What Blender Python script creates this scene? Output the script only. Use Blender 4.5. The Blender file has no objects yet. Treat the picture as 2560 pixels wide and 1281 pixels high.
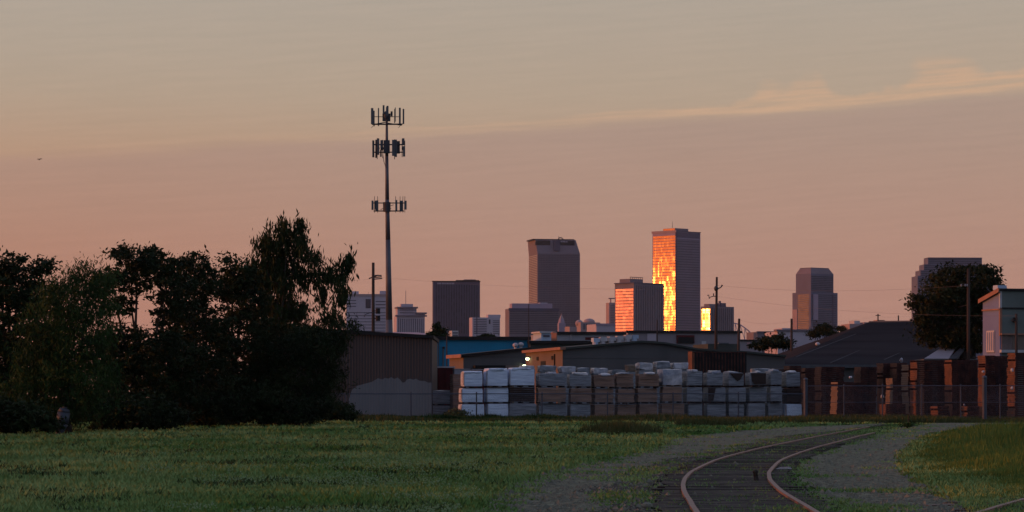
import bpy, math, random
import numpy as np
from mathutils import Vector, noise as mnoise

random.seed(7)
RNG = np.random.default_rng(11)
sc = bpy.context.scene
col = sc.collection
R = math.radians
F, CX, HY, EYE = 7000.0, 1280.0, 995.0, 1.5      # focal length in photo pixels, image centre, horizon row, eye height

# ------------------------------------------------------------------ camera
cam_d = bpy.data.cameras.new('camera')
cam = bpy.data.objects.new('camera', cam_d); col.objects.link(cam)
cam.location = (0, 0, EYE); cam.rotation_euler = (R(90), 0, 0)
cam_d.sensor_width = 36.0; cam_d.lens = 36.0 * F / 2560.0
cam_d.shift_y = (HY - 640.5) / 2560.0
cam_d.clip_start = 0.5; cam_d.clip_end = 30000
sc.camera = cam

# ------------------------------------------------------------------ light, sky, exposure
SUN_EL, SUN_AZ = R(1.85), R(-90)                    # azimuth from +Y towards +X: the sun stands to the left
sun_dir = Vector((math.sin(SUN_AZ) * math.cos(SUN_EL), math.cos(SUN_AZ) * math.cos(SUN_EL), math.sin(SUN_EL)))
sd = bpy.data.lights.new('sun', 'SUN'); so = bpy.data.objects.new('sun', sd); col.objects.link(so)
sd.energy = 2.0; sd.angle = R(0.5); sd.color = (1.0, 0.27, 0.045)
so.rotation_euler = sun_dir.to_track_quat('Z', 'Y').to_euler()
sc.view_settings.view_transform = 'Standard'; sc.view_settings.look = 'None'
sc.view_settings.gamma = 1; sc.view_settings.exposure = 0; sc.view_settings.use_curve_mapping = False

def srgb(r, g, b):
    f = lambda c: (c / 255 / 12.92) if c / 255 <= 0.04045 else ((c / 255 + 0.055) / 1.055) ** 2.4
    return (f(r), f(g), f(b), 1)

w = bpy.data.worlds.new('World'); sc.world = w; w.use_nodes = True
nt = w.node_tree; N = nt.nodes; L = nt.links; N.clear()
def nd(t, **k):
    n = N.new(t)
    for a, v in k.items(): setattr(n, a, v)
    return n
def mth(op, a, b=None, c=None, clamp=False):
    n = N.new('ShaderNodeMath'); n.operation = op; n.use_clamp = clamp
    for i, v in enumerate((a, b, c)):
        if v is None: continue
        if isinstance(v, (int, float)): n.inputs[i].default_value = v
        else: L.new(v, n.inputs[i])
    return n.outputs[0]
def mixc(f, a, b, mode='MIX'):
    n = N.new('ShaderNodeMix'); n.data_type = 'RGBA'; n.blend_type = mode
    for i, v in ((0, f), (6, a), (7, b)):
        if isinstance(v, (int, float)): n.inputs[i].default_value = v
        elif isinstance(v, tuple): n.inputs[i].default_value = v
        else: L.new(v, n.inputs[i])
    return n.outputs[2]
def ramp(f, stops, interp='LINEAR'):
    n = N.new('ShaderNodeValToRGB'); L.new(f, n.inputs[0]); cr = n.color_ramp; cr.interpolation = interp
    while len(cr.elements) < len(stops): cr.elements.new(0.5)
    for e, (p, c) in zip(cr.elements, stops): e.position = p; e.color = c
    return n.outputs[0]
tc = nd('ShaderNodeTexCoord')
sx = nd('ShaderNodeSeparateXYZ'); L.new(tc.outputs['Generated'], sx.inputs[0])
dx, dy, dz = sx.outputs
el = mth('MULTIPLY', mth('ARCSINE', dz), 180 / math.pi)            # elevation in degrees
az = mth('MULTIPLY', mth('ARCTAN2', dx, dy), 180 / math.pi)        # azimuth in degrees, 0 straight ahead
# clear evening gradient above the cloud bank
k = lambda e: max(0.0, min(1.0, (e + 5) / 95))
clear = ramp(mth('MULTIPLY', mth('ADD', el, 5), 1 / 95), [
    (k(-5), srgb(150, 112, 98)), (k(0), srgb(186, 136, 118)), (k(4.6), srgb(185, 148, 124)),
    (k(6.2), srgb(181, 160, 139)), (k(8.2), srgb(177, 164, 148)), (k(18), srgb(168, 168, 170)),
    (k(40), srgb(134, 148, 182)), (k(90), srgb(112, 132, 182))])
# the mauve cloud bank low over the skyline with a soft, sloping upper edge
cv = nd('ShaderNodeCombineXYZ'); L.new(mth('MULTIPLY', az, 0.16), cv.inputs[0]); L.new(mth('MULTIPLY', el, 1.5), cv.inputs[1])
n1 = nd('ShaderNodeTexNoise'); n1.inputs['Scale'].default_value = 1.6; n1.inputs['Detail'].default_value = 6; n1.inputs['Roughness'].default_value = .55
L.new(cv.outputs[0], n1.inputs['Vector'])
cv2 = nd('ShaderNodeCombineXYZ'); L.new(mth('MULTIPLY', az, 0.35), cv2.inputs[0]); L.new(mth('ADD', mth('MULTIPLY', el, 7.0), mth('MULTIPLY', az, -0.45)), cv2.inputs[1])
n2 = nd('ShaderNodeTexNoise'); n2.inputs['Scale'].default_value = 1.3; n2.inputs['Detail'].default_value = 7; n2.inputs['Roughness'].default_value = .6
L.new(cv2.outputs[0], n2.inputs['Vector'])
azc = mth('MINIMUM', mth('MAXIMUM', az, -60), 60)
edge = mth('ADD', mth('MULTIPLY', azc, 0.062), 5.52)
edge = mth('ADD', edge, mth('MULTIPLY', mth('SUBTRACT', n1.outputs[0], 0.5), 0.35))
below = mth('SUBTRACT', edge, el)                                   # > 0 inside the bank
mr = nd('ShaderNodeMapRange'); mr.interpolation_type = 'SMOOTHSTEP'
L.new(below, mr.inputs[0]); mr.inputs[1].default_value = -0.19; mr.inputs[2].default_value = 0.28
bank = ramp(mth('MULTIPLY', mth('ADD', el, 5), 1 / 95), [
    (k(-5), srgb(150, 112, 98)), (k(0), srgb(188, 137, 119)), (k(2.2), srgb(184, 136, 121)),
    (k(4.0), srgb(176, 139, 126)), (k(5.4), srgb(170, 141, 129)), (k(7), srgb(172, 146, 132))])
sky = mixc(mth('MULTIPLY', mr.outputs[0], 0.85), clear, bank)
# glowing upper rim, stronger to the right
cv3 = nd('ShaderNodeCombineXYZ'); L.new(mth('MULTIPLY', az, 0.55), cv3.inputs[0]); L.new(mth('MULTIPLY', el, 0.4), cv3.inputs[1])
n3 = nd('ShaderNodeTexNoise'); n3.inputs['Scale'].default_value = 1.0; n3.inputs['Detail'].default_value = 3; L.new(cv3.outputs[0], n3.inputs['Vector'])
rt = nd('ShaderNodeMapRange'); rt.interpolation_type = 'SMOOTHSTEP'; L.new(az, rt.inputs[0]); rt.inputs[1].default_value = 3.2; rt.inputs[2].default_value = 5.6; rt.inputs[3].default_value = 0.10; rt.inputs[4].default_value = 1.0
nh = nd('ShaderNodeMapRange'); L.new(n3.outputs[0], nh.inputs[0]); nh.inputs[1].default_value = 0.32; nh.inputs[2].default_value = 0.62; nh.inputs[3].default_value = 0.05; nh.inputs[4].default_value = 1.0
hgt = mth('ADD', mth('MULTIPLY', mth('MULTIPLY', rt.outputs[0], nh.outputs[0]), 0.82), 0.11)
frac_ = mth('DIVIDE', mth('MULTIPLY', below, -1.0), hgt)                # 0 at the edge of the bank, 1 at the streak's top
up_ = nd('ShaderNodeMapRange'); up_.interpolation_type = 'SMOOTHSTEP'; L.new(frac_, up_.inputs[0]); up_.inputs[1].default_value = 1.0; up_.inputs[2].default_value = 0.45
dn_ = nd('ShaderNodeMapRange'); dn_.interpolation_type = 'SMOOTHSTEP'; L.new(below, dn_.inputs[0]); dn_.inputs[1].default_value = 0.12; dn_.inputs[2].default_value = -0.06
st = nd('ShaderNodeMapRange'); L.new(n2.outputs[0], st.inputs[0]); st.inputs[1].default_value = 0.30; st.inputs[2].default_value = 0.60; st.inputs[3].default_value = 0.15; st.inputs[4].default_value = 1.0
stg = nd('ShaderNodeMapRange'); L.new(az, stg.inputs[0]); stg.inputs[1].default_value = -6; stg.inputs[2].default_value = 6; stg.inputs[3].default_value = 0.12; stg.inputs[4].default_value = 1.0
rimf = mth('MULTIPLY', mth('MULTIPLY', up_.outputs[0], dn_.outputs[0]), mth('MULTIPLY', st.outputs[0], stg.outputs[0]), clamp=True)
sky = mixc(mth('MULTIPLY', rimf, 0.95), sky, srgb(208, 168, 136))
# faint streaks all over the bank
sky = mixc(0.10, sky, ramp(n2.outputs[0], [(0.3, (0.30, 0.20, 0.17, 1)), (0.7, (0.62, 0.38, 0.29, 1))]), 'MIX')
# warmer and redder low on the sunward side
wl = nd('ShaderNodeMapRange'); wl.interpolation_type = 'SMOOTHSTEP'; L.new(az, wl.inputs[0]); wl.inputs[1].default_value = 2; wl.inputs[2].default_value = -11
we = nd('ShaderNodeMapRange'); L.new(el, we.inputs[0]); we.inputs[1].default_value = 7; we.inputs[2].default_value = 3
sky = mixc(mth('MULTIPLY', wl.outputs[0], we.outputs[0]), sky, mixc(1.0, sky, (0.985, 0.875, 0.82, 1), 'MULTIPLY'))
sky = mixc(1.0, sky, (0.875, 0.885, 0.94, 1), 'MULTIPLY')
# side away from the sun is bluer and dimmer; glow around the sun
bk = nd('ShaderNodeMapRange'); bk.interpolation_type = 'SMOOTHSTEP'; L.new(mth('ABSOLUTE', az), bk.inputs[0]); bk.inputs[1].default_value = 20; bk.inputs[2].default_value = 110
fade = nd('ShaderNodeMapRange'); fade.interpolation_type = 'SMOOTHSTEP'; L.new(el, fade.inputs[0]); fade.inputs[1].default_value = 60; fade.inputs[2].default_value = 20
sky = mixc(mth('MULTIPLY', bk.outputs[0], fade.outputs[0]), sky, (0.205, 0.25, 0.375, 1))
sk = nd('ShaderNodeTexSky'); sk.sky_type = 'NISHITA'; sk.sun_disc = False; sk.sun_elevation = SUN_EL; sk.sun_rotation = SUN_AZ; sk.dust_density = 2.0
dt = nd('ShaderNodeVectorMath'); dt.operation = 'DOT_PRODUCT'; L.new(tc.outputs['Generated'], dt.inputs[0]); dt.inputs[1].default_value = sun_dir
gl = mth('POWER', mth('MAXIMUM', dt.outputs['Value'], 0.0), 26.0)
b1 = nd('ShaderNodeBackground'); L.new(sky, b1.inputs[0]); b1.inputs[1].default_value = 1.0
b2 = nd('ShaderNodeBackground'); L.new(sk.outputs[0], b2.inputs[0]); b2.inputs[1].default_value = 0.05
b3 = nd('ShaderNodeBackground'); b3.inputs[0].default_value = (1.0, 0.26, 0.055, 1); L.new(mth('MULTIPLY', gl, 1.6), b3.inputs[1])
a1 = nd('ShaderNodeAddShader'); a2 = nd('ShaderNodeAddShader'); wo = nd('ShaderNodeOutputWorld')
L.new(b1.outputs[0], a1.inputs[0]); L.new(b2.outputs[0], a1.inputs[1]); L.new(a1.outputs[0], a2.inputs[0]); L.new(b3.outputs[0], a2.inputs[1]); L.new(a2.outputs[0], wo.inputs[0])

# ------------------------------------------------------------------ helpers
def P(px, py, d):
    return Vector(((px - CX) / F * d, d, EYE + (HY - py) / F * d))
def gd(py):                                          # distance of the ground seen in row py
    return EYE * F / (py - HY)

_m = {}
def mat(name, c1, c2=None, rough=0.8, scale=1.0, metal=0.0, bump=0.0, spec=0.3, stretch=(1, 1, 1), wave=None, detail=5, lo=.35, hi=.65, coords='Object'):
    m = bpy.data.materials.new(name); m.use_nodes = True; t = m.node_tree; n = t.nodes
    b = n['Principled BSDF']; b.inputs['Roughness'].default_value = rough; b.inputs['Metallic'].default_value = metal
    b.inputs['Specular IOR Level'].default_value = spec
    c2 = c2 or tuple(x * 0.75 for x in c1)
    g = n.new('ShaderNodeTexCoord'); mp = n.new('ShaderNodeMapping'); mp.inputs['Scale'].default_value = stretch
    if coords == 'World':
        ge = n.new('ShaderNodeNewGeometry'); t.links.new(ge.outputs['Position'], mp.inputs[0])
    else: t.links.new(g.outputs[coords], mp.inputs[0])
    nz = n.new('ShaderNodeTexNoise'); nz.inputs['Scale'].default_value = scale; nz.inputs['Detail'].default_value = detail; nz.inputs['Roughness'].default_value = .6
    t.links.new(mp.outputs[0], nz.inputs['Vector'])
    cr = n.new('ShaderNodeValToRGB'); t.links.new(nz.outputs[0], cr.inputs[0])
    cr.color_ramp.elements[0].position = lo; cr.color_ramp.elements[1].position = hi
    cr.color_ramp.elements[0].color = (*c1[:3], 1); cr.color_ramp.elements[1].color = (*c2[:3], 1)
    t.links.new(cr.outputs[0], b.inputs['Base Color'])
    h = nz.outputs[0]
    if wave:                                         # corrugation: (direction, scale)
        wv = n.new('ShaderNodeTexWave'); wv.bands_direction = wave[0]; wv.inputs['Scale'].default_value = wave[1]
        t.links.new(g.outputs['Object'], wv.inputs['Vector']); h = wv.outputs['Fac']
    if bump:
        bp = n.new('ShaderNodeBump'); bp.inputs['Strength'].default_value = bump; bp.inputs['Distance'].default_value = 0.05
        t.links.new(h, bp.inputs['Height']); t.links.new(bp.outputs[0], b.inputs['Normal'])
    _m[name] = m
    return m
def glass(name, colr, rough, tilt, cell=(3.2, 3.2, 3.9), metal=1.0, mull=0.0, c2=None):
    """panes that each sit a touch out of true, as real curtain walls do"""
    m = bpy.data.materials.new(name); m.use_nodes = True; t = m.node_tree; n = t.nodes; l = t.links
    b = n['Principled BSDF']; b.inputs['Roughness'].default_value = rough; b.inputs['Metallic'].default_value = metal
    ge = n.new('ShaderNodeNewGeometry'); sn = n.new('ShaderNodeVectorMath'); sn.operation = 'SNAP'
    l.new(ge.outputs['Position'], sn.inputs[0]); sn.inputs[1].default_value = cell
    wn = n.new('ShaderNodeTexWhiteNoise'); l.new(sn.outputs[0], wn.inputs[0])
    sb = n.new('ShaderNodeVectorMath'); sb.operation = 'SUBTRACT'; l.new(wn.outputs['Color'], sb.inputs[0]); sb.inputs[1].default_value = (.5, .5, .5)
    s2 = n.new('ShaderNodeVectorMath'); s2.operation = 'SCALE'; l.new(sb.outputs[0], s2.inputs[0]); s2.inputs['Scale'].default_value = tilt
    ad = n.new('ShaderNodeVectorMath'); ad.operation = 'ADD'; l.new(ge.outputs['Normal'], ad.inputs[0]); l.new(s2.outputs[0], ad.inputs[1])
    no = n.new('ShaderNodeVectorMath'); no.operation = 'NORMALIZE'; l.new(ad.outputs[0], no.inputs[0]); l.new(no.outputs[0], b.inputs['Normal'])
    mx = n.new('ShaderNodeMix'); mx.data_type = 'RGBA'; l.new(wn.outputs['Value'], mx.inputs[0])
    mx.inputs[6].default_value = (*colr, 1); mx.inputs[7].default_value = (*(c2 or [c * .72 for c in colr]), 1)
    l.new(mx.outputs[2], b.inputs['Base Color'])
    _m[name] = m
    return m

M = _m
mat('grass_soil', (0.030, 0.050, 0.016), (0.050, 0.060, 0.026), scale=0.35, coords='World', bump=.5, rough=1, spec=0)
mat('grass_blade', (0.0897, 0.189, 0.04121), (0.2467, 0.3338, 0.1128), scale=0.16, coords='World', rough=.8, spec=.1, stretch=(1, .35, 1), detail=8, lo=.38, hi=.62)
mat('weed_dark', (0.02592, 0.0552, 0.01344), (0.0576, 0.096, 0.02496), scale=1.5, coords='World', rough=.8)
mat('weed_blade', (0.0682, 0.1155, 0.0242), (0.1595, 0.2145, 0.044), scale=0.5, coords='World', rough=.8, spec=.1)
mat('dry_weed', (0.050, 0.062, 0.018), (0.095, 0.095, 0.035), scale=0.8, coords='World', rough=.9, spec=.1)
mat('clover', (0.2295, 0.324, 0.1507), (0.3213, 0.4185, 0.2176), scale=2, coords='World', rough=.8)
mat('gravel', (0.0441, 0.04214, 0.02652), (0.245, 0.2352, 0.1482), scale=4.5, coords='World', rough=.95, bump=1.0, spec=.1, detail=10)
mat('track_soil', (0.022, 0.019, 0.014), (0.095, 0.080, 0.062), scale=2.2, coords='World', rough=1, bump=1.0, spec=.1, detail=8)
mat('stone', (0.114, 0.11, 0.08), (0.2185, 0.21, 0.152), scale=12, coords='World', rough=.9)
mat('pale_stone', (0.27, 0.252, 0.24), (0.18, 0.168, 0.162), scale=4, rough=.9)
mat('rail_rust', (0.2025, 0.105, 0.075), (0.1425, 0.0675, 0.0465), scale=2.5, rough=.55, spec=.4)
mat('tie_wood', (0.020, 0.016, 0.014), (0.045, 0.036, 0.03), scale=3, rough=.95)
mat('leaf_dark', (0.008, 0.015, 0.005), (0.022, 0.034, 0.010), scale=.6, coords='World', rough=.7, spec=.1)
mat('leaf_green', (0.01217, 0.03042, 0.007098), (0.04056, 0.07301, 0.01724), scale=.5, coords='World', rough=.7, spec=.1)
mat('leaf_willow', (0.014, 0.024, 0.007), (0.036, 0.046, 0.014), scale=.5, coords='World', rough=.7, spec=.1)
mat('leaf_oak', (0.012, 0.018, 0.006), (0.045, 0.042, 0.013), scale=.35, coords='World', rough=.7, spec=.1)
mat('bark', (0.035, 0.028, 0.022), (0.06, 0.045, 0.035), scale=4, rough=.95, bump=.6)
mat('shed_metal', (0.062, 0.050, 0.048), (0.048, 0.040, 0.040), scale=.5, rough=.6, wave=('X', 1.6), bump=.8, stretch=(1, 1, .1))
mat('shed_patch', (0.17, 0.17, 0.175), (0.14, 0.142, 0.148), scale=.6, rough=.7, wave=('X', 1.6), bump=.5, stretch=(1, 1, .2))
mat('dark_trim', (0.018, 0.014, 0.014), rough=.7)
mat('blue_metal', (0.0119, 0.2125, 0.3655), (0.0102, 0.17, 0.306), scale=.3, rough=.6, wave=('X', 2), bump=.3)
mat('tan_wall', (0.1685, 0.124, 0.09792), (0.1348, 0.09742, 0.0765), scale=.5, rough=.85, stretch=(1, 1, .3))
mat('grey_wall', (0.115, 0.105, 0.105), (0.085, 0.08, 0.082), scale=.3, rough=.85, stretch=(1, 1, .3))
mat('pale_wall', (0.34, 0.32, 0.34), (0.27, 0.25, 0.27), scale=.2, rough=.85)
mat('mauve_wall', (0.28, 0.235, 0.25), (0.22, 0.185, 0.20), scale=.15, rough=.85)
mat('dark_roof', (0.030, 0.026, 0.027), (0.048, 0.042, 0.042), scale=.25, rough=1, spec=0, stretch=(.15, 1, 1), bump=.2)
mat('green_roof', (0.045, 0.05, 0.045), (0.06, 0.062, 0.055), scale=.4, rough=.9)
mat('pink_roof', (0.55, 0.30, 0.30), (0.42, 0.22, 0.22), scale=.6, rough=.8)
mat('sunlit_salmon', (0.341, 0.1612, 0.1054), (0.2604, 0.124, 0.0806), scale=1, rough=.7)  # sunlight on edges and corners put into the colour
mat('pale_metal', (0.50, 0.46, 0.46), (0.38, 0.35, 0.36), scale=1, rough=.5)
mat('blue_white', (0.42, 0.50, 0.62), (0.34, 0.40, 0.5), scale=.8, rough=.6)
mat('seam_metal', (0.06, 0.055, 0.06), rough=.9)
mat('drum_plastic', (0.054, 0.063, 0.0765), (0.036, 0.04275, 0.054), scale=2, rough=.6)
mat('sage_wall', (0.155, 0.17, 0.155), (0.12, 0.135, 0.12), scale=.6, rough=.85, stretch=(1, 1, .4))
mat('blue_shade_wall', (0.17, 0.21, 0.36), (0.14, 0.17, 0.31), scale=.4, rough=.85)  # white side wall with its bluish shade put into the colour
mat('rose_wall', (0.22, 0.15, 0.13), (0.14, 0.10, 0.09), scale=1.5, rough=.85)
mat('dark_red', (0.11, 0.012, 0.014), (0.06, 0.008, 0.010), scale=1.2, rough=.8)
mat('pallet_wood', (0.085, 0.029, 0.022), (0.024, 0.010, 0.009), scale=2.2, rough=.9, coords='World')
mat('pallet_lit_end', (0.150, 0.066, 0.038), (0.085, 0.040, 0.026), scale=1.5, rough=.85, coords='World')  # low sun on the stack ends, put into the wood colour
mat('pallet_pale', (0.19, 0.135, 0.095), (0.13, 0.09, 0.065), scale=1.5, rough=.85, coords='World')
mat('white_wrap', (0.6944, 0.77, 0.8856), (0.4704, 0.539, 0.6696), scale=1.1, rough=.35, spec=.5, bump=.5, coords='World', stretch=(.8, .8, 9))
mat('grey_wrap', (0.255, 0.2635, 0.289), (0.1105, 0.119, 0.1403), scale=1.4, rough=.4, spec=.5, bump=1.0, coords='World', stretch=(.8, .8, 8))
mat('silver_wrap', (0.52, 0.49, 0.50), (0.18, 0.2, 0.26), scale=1.2, rough=.3, spec=.5, bump=.8, coords='World')
mat('brown_board', (0.30, 0.185, 0.135), (0.17, 0.105, 0.08), scale=1.2, rough=.9, coords='World', stretch=(.5, 1, 4))
mat('dark_board', (0.028, 0.018, 0.016), (0.045, 0.028, 0.024), scale=1.5, rough=.9, coords='World', stretch=(.5, 1, 4))
mat('steel', (0.10, 0.105, 0.115), (0.075, 0.078, 0.085), scale=2, rough=.5, metal=.3)
mat('fence_steel', (0.065, 0.075, 0.10), (0.05, 0.058, 0.075), scale=2, rough=.5, metal=.3)
mat('dark_steel', (0.035, 0.036, 0.04), (0.05, 0.05, 0.055), scale=2, rough=.6)
mat('mono_steel', (0.11, 0.105, 0.115), (0.085, 0.083, 0.095), scale=.5, rough=.55, metal=.2)
mat('pole_wood', (0.0595, 0.0385, 0.0294), (0.0385, 0.0252, 0.0196), scale=2, rough=.95, stretch=(1, 1, .2))
mat('black', (0.008, 0.008, 0.009), rough=.7)
mat('wire', (0.2, 0.14, 0.13), rough=.8)
# skyline
mat('tower_stone', (0.342, 0.2513, 0.3135), (0.3078, 0.2294, 0.2822), scale=.05, rough=.85)
mat('tower_dark', (0.0884, 0.0748, 0.1122), (0.0748, 0.0646, 0.0952), scale=.05, rough=.8)
mat('tower_brown', (0.1814, 0.1426, 0.1632), (0.1598, 0.1253, 0.1428), scale=.05, rough=.8)
mat('tower_blue', (0.1292, 0.1273, 0.1824), (0.114, 0.1102, 0.1596), scale=.05, rough=.8)
mat('tower_pale', (0.462, 0.385, 0.429), (0.418, 0.352, 0.396), scale=.05, rough=.85)
mat('tower_rose', (0.357, 0.252, 0.252), (0.315, 0.2205, 0.2205), scale=.05, rough=.85)
mat('spandrel', (0.16, 0.085, 0.065), (0.13, 0.07, 0.055), scale=.05, rough=.6)
def glint_glass(name, broad, sharp, tilt, cell):
    """curtain wall: a dull broad reflection plus a sharper one from panes a little out of true"""
    m = glass(name, (1, 1, 1), .07, tilt, cell); t = m.node_tree; n = t.nodes; l = t.links
    no = n['Principled BSDF'].inputs['Normal'].links[0].from_socket
    g1 = n.new('ShaderNodeBsdfGlossy'); g1.inputs['Roughness'].default_value = .17; g1.inputs['Color'].default_value = (broad, broad * .58, broad * .7, 1)
    g2 = n.new('ShaderNodeBsdfGlossy'); g2.inputs['Roughness'].default_value = .066; g2.inputs['Color'].default_value = (sharp, sharp, sharp * .8, 1); l.new(no, g2.inputs['Normal'])
    a = n.new('ShaderNodeAddShader'); l.new(g1.outputs[0], a.inputs[0]); l.new(g2.outputs[0], a.inputs[1])
    n.remove(n['Principled BSDF']); l.new(a.outputs[0], n['Material Output'].inputs['Surface'])
glint_glass('sun_glass', .0052, .0011, .0125, (3.7, 3.7, 6.15))
glint_glass('sun_glass_near', .0075, .0036, .011, (3.7, 3.7, 7.7))
glass('rose_glass', (.090, .055, .095), .22, .010)
glass('dark_glass', (.05, .045, .06), .3, .03, metal=.5, c2=(.09, .08, .11))
glass('deep_glass', (.012, .011, .020), .35, .03, metal=.3, c2=(.045, .038, .058))
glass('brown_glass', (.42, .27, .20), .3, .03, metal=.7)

def emis(name, c, s):
    m = bpy.data.materials.new(name); m.use_nodes = True; b = m.node_tree.nodes['Principled BSDF']
    b.inputs['Base Color'].default_value = (*c, 1); b.inputs['Emission Color'].default_value = (*c, 1); b.inputs['Emission Strength'].default_value = s
    M[name] = m
emis('lamp_glow', (0.85, 1.0, 0.55), 5.0)

# chain link: a fine wire mesh, procedural holes
m = bpy.data.materials.new('chain_link'); m.use_nodes = True; t = m.node_tree; n = t.nodes
b = n['Principled BSDF']; b.inputs['Base Color'].default_value = (.09, .10, .13, 1); b.inputs['Roughness'].default_value = .5
g = n.new('ShaderNodeTexCoord'); hs = []
for rot in (45, -45):
    mp = n.new('ShaderNodeMapping'); mp.inputs['Rotation'].default_value = (0, R(rot), 0); t.links.new(g.outputs['Object'], mp.inputs[0])
    wv = n.new('ShaderNodeTexWave'); wv.bands_direction = 'X'; wv.inputs['Scale'].default_value = 5.2; t.links.new(mp.outputs[0], wv.inputs['Vector'])
    gt = n.new('ShaderNodeMath'); gt.operation = 'GREATER_THAN'; gt.inputs[1].default_value = .994; t.links.new(wv.outputs['Fac'], gt.inputs[0]); hs.append(gt.outputs[0])
mxx = n.new('ShaderNodeMath'); mxx.operation = 'MAXIMUM'; t.links.new(hs[0], mxx.inputs[0]); t.links.new(hs[1], mxx.inputs[1])
t.links.new(mxx.outputs[0], b.inputs['Alpha']); M['chain_link'] = m

class MB:
    def __init__(s): s.v = []; s.f = []
    def hexa(s, p):                                   # 8 points: bottom 4 ccw, top 4 ccw
        o = len(s.v); s.v += [tuple(q) for q in p]
        s.f += [tuple(o + i for i in q) for q in ((3, 2, 1, 0), (4, 5, 6, 7), (0, 1, 5, 4), (1, 2, 6, 5), (2, 3, 7, 6), (3, 0, 4, 7))]
        return s
    def box(s, x0, x1, y0, y1, z0, z1):
        return s.hexa([(x0, y0, z0), (x1, y0, z0), (x1, y1, z0), (x0, y1, z0), (x0, y0, z1), (x1, y0, z1), (x1, y1, z1), (x0, y1, z1)])
    def obox(s, C, th, a0, a1, b0, b1, z0, z1, jit=0):
        """box in a frame at C=(x,y): a along the front (right and back by th), b along the depth"""
        ca, sa = math.cos(th), math.sin(th)
        q = lambda a, b_: (C[0] + a * ca - b_ * sa, C[1] + a * sa + b_ * ca)
        zz = z1 if isinstance(z1, (list, tuple)) else (z1,) * 4
        c = [q(a0, b0), q(a1, b0), q(a1, b1), q(a0, b1)]
        p = [(x, y, z0) for x, y in c] + [(x, y, z) for (x, y), z in zip(c, zz)]
        if jit: p = [(x + random.uniform(-jit, jit), y + random.uniform(-jit, jit), z + random.uniform(-jit, jit)) for x, y, z in p]
        return s.hexa(p)
    def tube(s, p0, p1, r0, r1=None, n=8, cap=True):
        r1 = r0 if r1 is None else r1; p0 = Vector(p0); p1 = Vector(p1); d = (p1 - p0)
        if d.length < 1e-6: return s
        q = d.to_track_quat('Z', 'Y'); o = len(s.v)
        for pp, r in ((p0, r0), (p1, r1)):
            for i in range(n):
                a = 2 * math.pi * i / n; s.v.append(tuple(pp + q @ Vector((r * math.cos(a), r * math.sin(a), 0))))
        for i in range(n): j = (i + 1) % n; s.f.append((o + i, o + j, o + n + j, o + n + i))
        if cap: s.f.append(tuple(o + i for i in range(n))[::-1]); s.f.append(tuple(o + n + i for i in range(n)))
        return s
    def path(s, pts, radii, n=7):
        for i in range(len(pts) - 1): s.tube(pts[i], pts[i + 1], radii[i], radii[i + 1], n)
        return s
    def ball(s, c, rx, ry, rz, nu=10, nv=7):
        o = len(s.v)
        for j in range(1, nv):
            ph = math.pi * j / nv
            for i in range(nu):
                a = 2 * math.pi * i / nu; s.v.append((c[0] + rx * math.sin(ph) * math.cos(a), c[1] + ry * math.sin(ph) * math.sin(a), c[2] + rz * math.cos(ph)))
        for j in range(nv - 2):
            for i in range(nu):
                k_ = (i + 1) % nu; s.f.append((o + j * nu + i, o + (j + 1) * nu + i, o + (j + 1) * nu + k_, o + j * nu + k_))
        s.v += [(c[0], c[1], c[2] + rz), (c[0], c[1], c[2] - rz)]; T = len(s.v) - 2
        for i in range(nu):
            k_ = (i + 1) % nu; s.f.append((T, o + i, o + k_)); s.f.append((T + 1, o + (nv - 2) * nu + k_, o + (nv - 2) * nu + i))
        return s
    def poly_extrude(s, pts, vec):
        o = len(s.v); n = len(pts); vec = Vector(vec)
        s.v += [tuple(p) for p in pts] + [tuple(Vector(p) + vec) for p in pts]
        s.f.append(tuple(range(o, o + n))); s.f.append(tuple(range(o + 2 * n - 1, o + n - 1, -1)))
        for i in range(n): j = (i + 1) % n; s.f.append((o + j, o + i, o + n + i, o + n + j))
        return s
    def build(s, name, m, parent=None, smooth=False):
        me = bpy.data.meshes.new(name); me.from_pydata(s.v, [], s.f); me.update()
        return link(me, name, m, parent, smooth)
def link(me, name, m, parent=None, smooth=False):
    o = bpy.data.objects.new(name, me)
    if m is not None: me.materials.append(M[m] if isinstance(m, str) else m)
    if smooth: me.polygons.foreach_set('use_smooth', [True] * len(me.polygons))
    col.objects.link(o)
    if parent is not None:
        o.parent = parent; o.matrix_parent_inverse = parent.matrix_world.inverted()
    return o
def tag(o, label, cat=None, group=None, kind=None):
    if label: o['label'] = label
    if cat: o['category'] = cat
    if group: o['group'] = group
    if kind: o['kind'] = kind
    return o
def thing(name, label, cat, loc=(0, 0, 0), group=None):
    o = bpy.data.objects.new(name, None); col.objects.link(o); o.location = loc; o.empty_display_size = .3
    bpy.context.view_layer.update() if False else None
    from mathutils import Matrix
    o.matrix_world = Matrix.Translation(Vector(loc))
    return tag(o, label, cat, group)
def struct(o): o['kind'] = 'structure'; return o
def arrays_mesh(name, verts, m, npoly, parent=None):
    """verts: (n, k, 3) -> n polygons of k corners"""
    n_, k_ = verts.shape[0], verts.shape[1]
    me = bpy.data.meshes.new(name); me.vertices.add(n_ * k_); me.vertices.foreach_set('co', verts.astype(np.float32).ravel())
    me.loops.add(n_ * k_); me.loops.foreach_set('vertex_index', np.arange(n_ * k_, dtype=np.int32))
    me.polygons.add(n_); me.polygons.foreach_set('loop_start', np.arange(0, n_ * k_, k_, dtype=np.int32))
    me.update(calc_edges=True); me.validate()
    return link(me, name, m, parent)

# ------------------------------------------------------------------ ground
mb = MB(); mb.v = [(-9000, -400, 0), (9000, -400, 0), (9000, 12000, 0), (-9000, 12000, 0)]; mb.f = [(0, 1, 2, 3)]
struct(mb.build('ground', 'grass_soil'))

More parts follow.
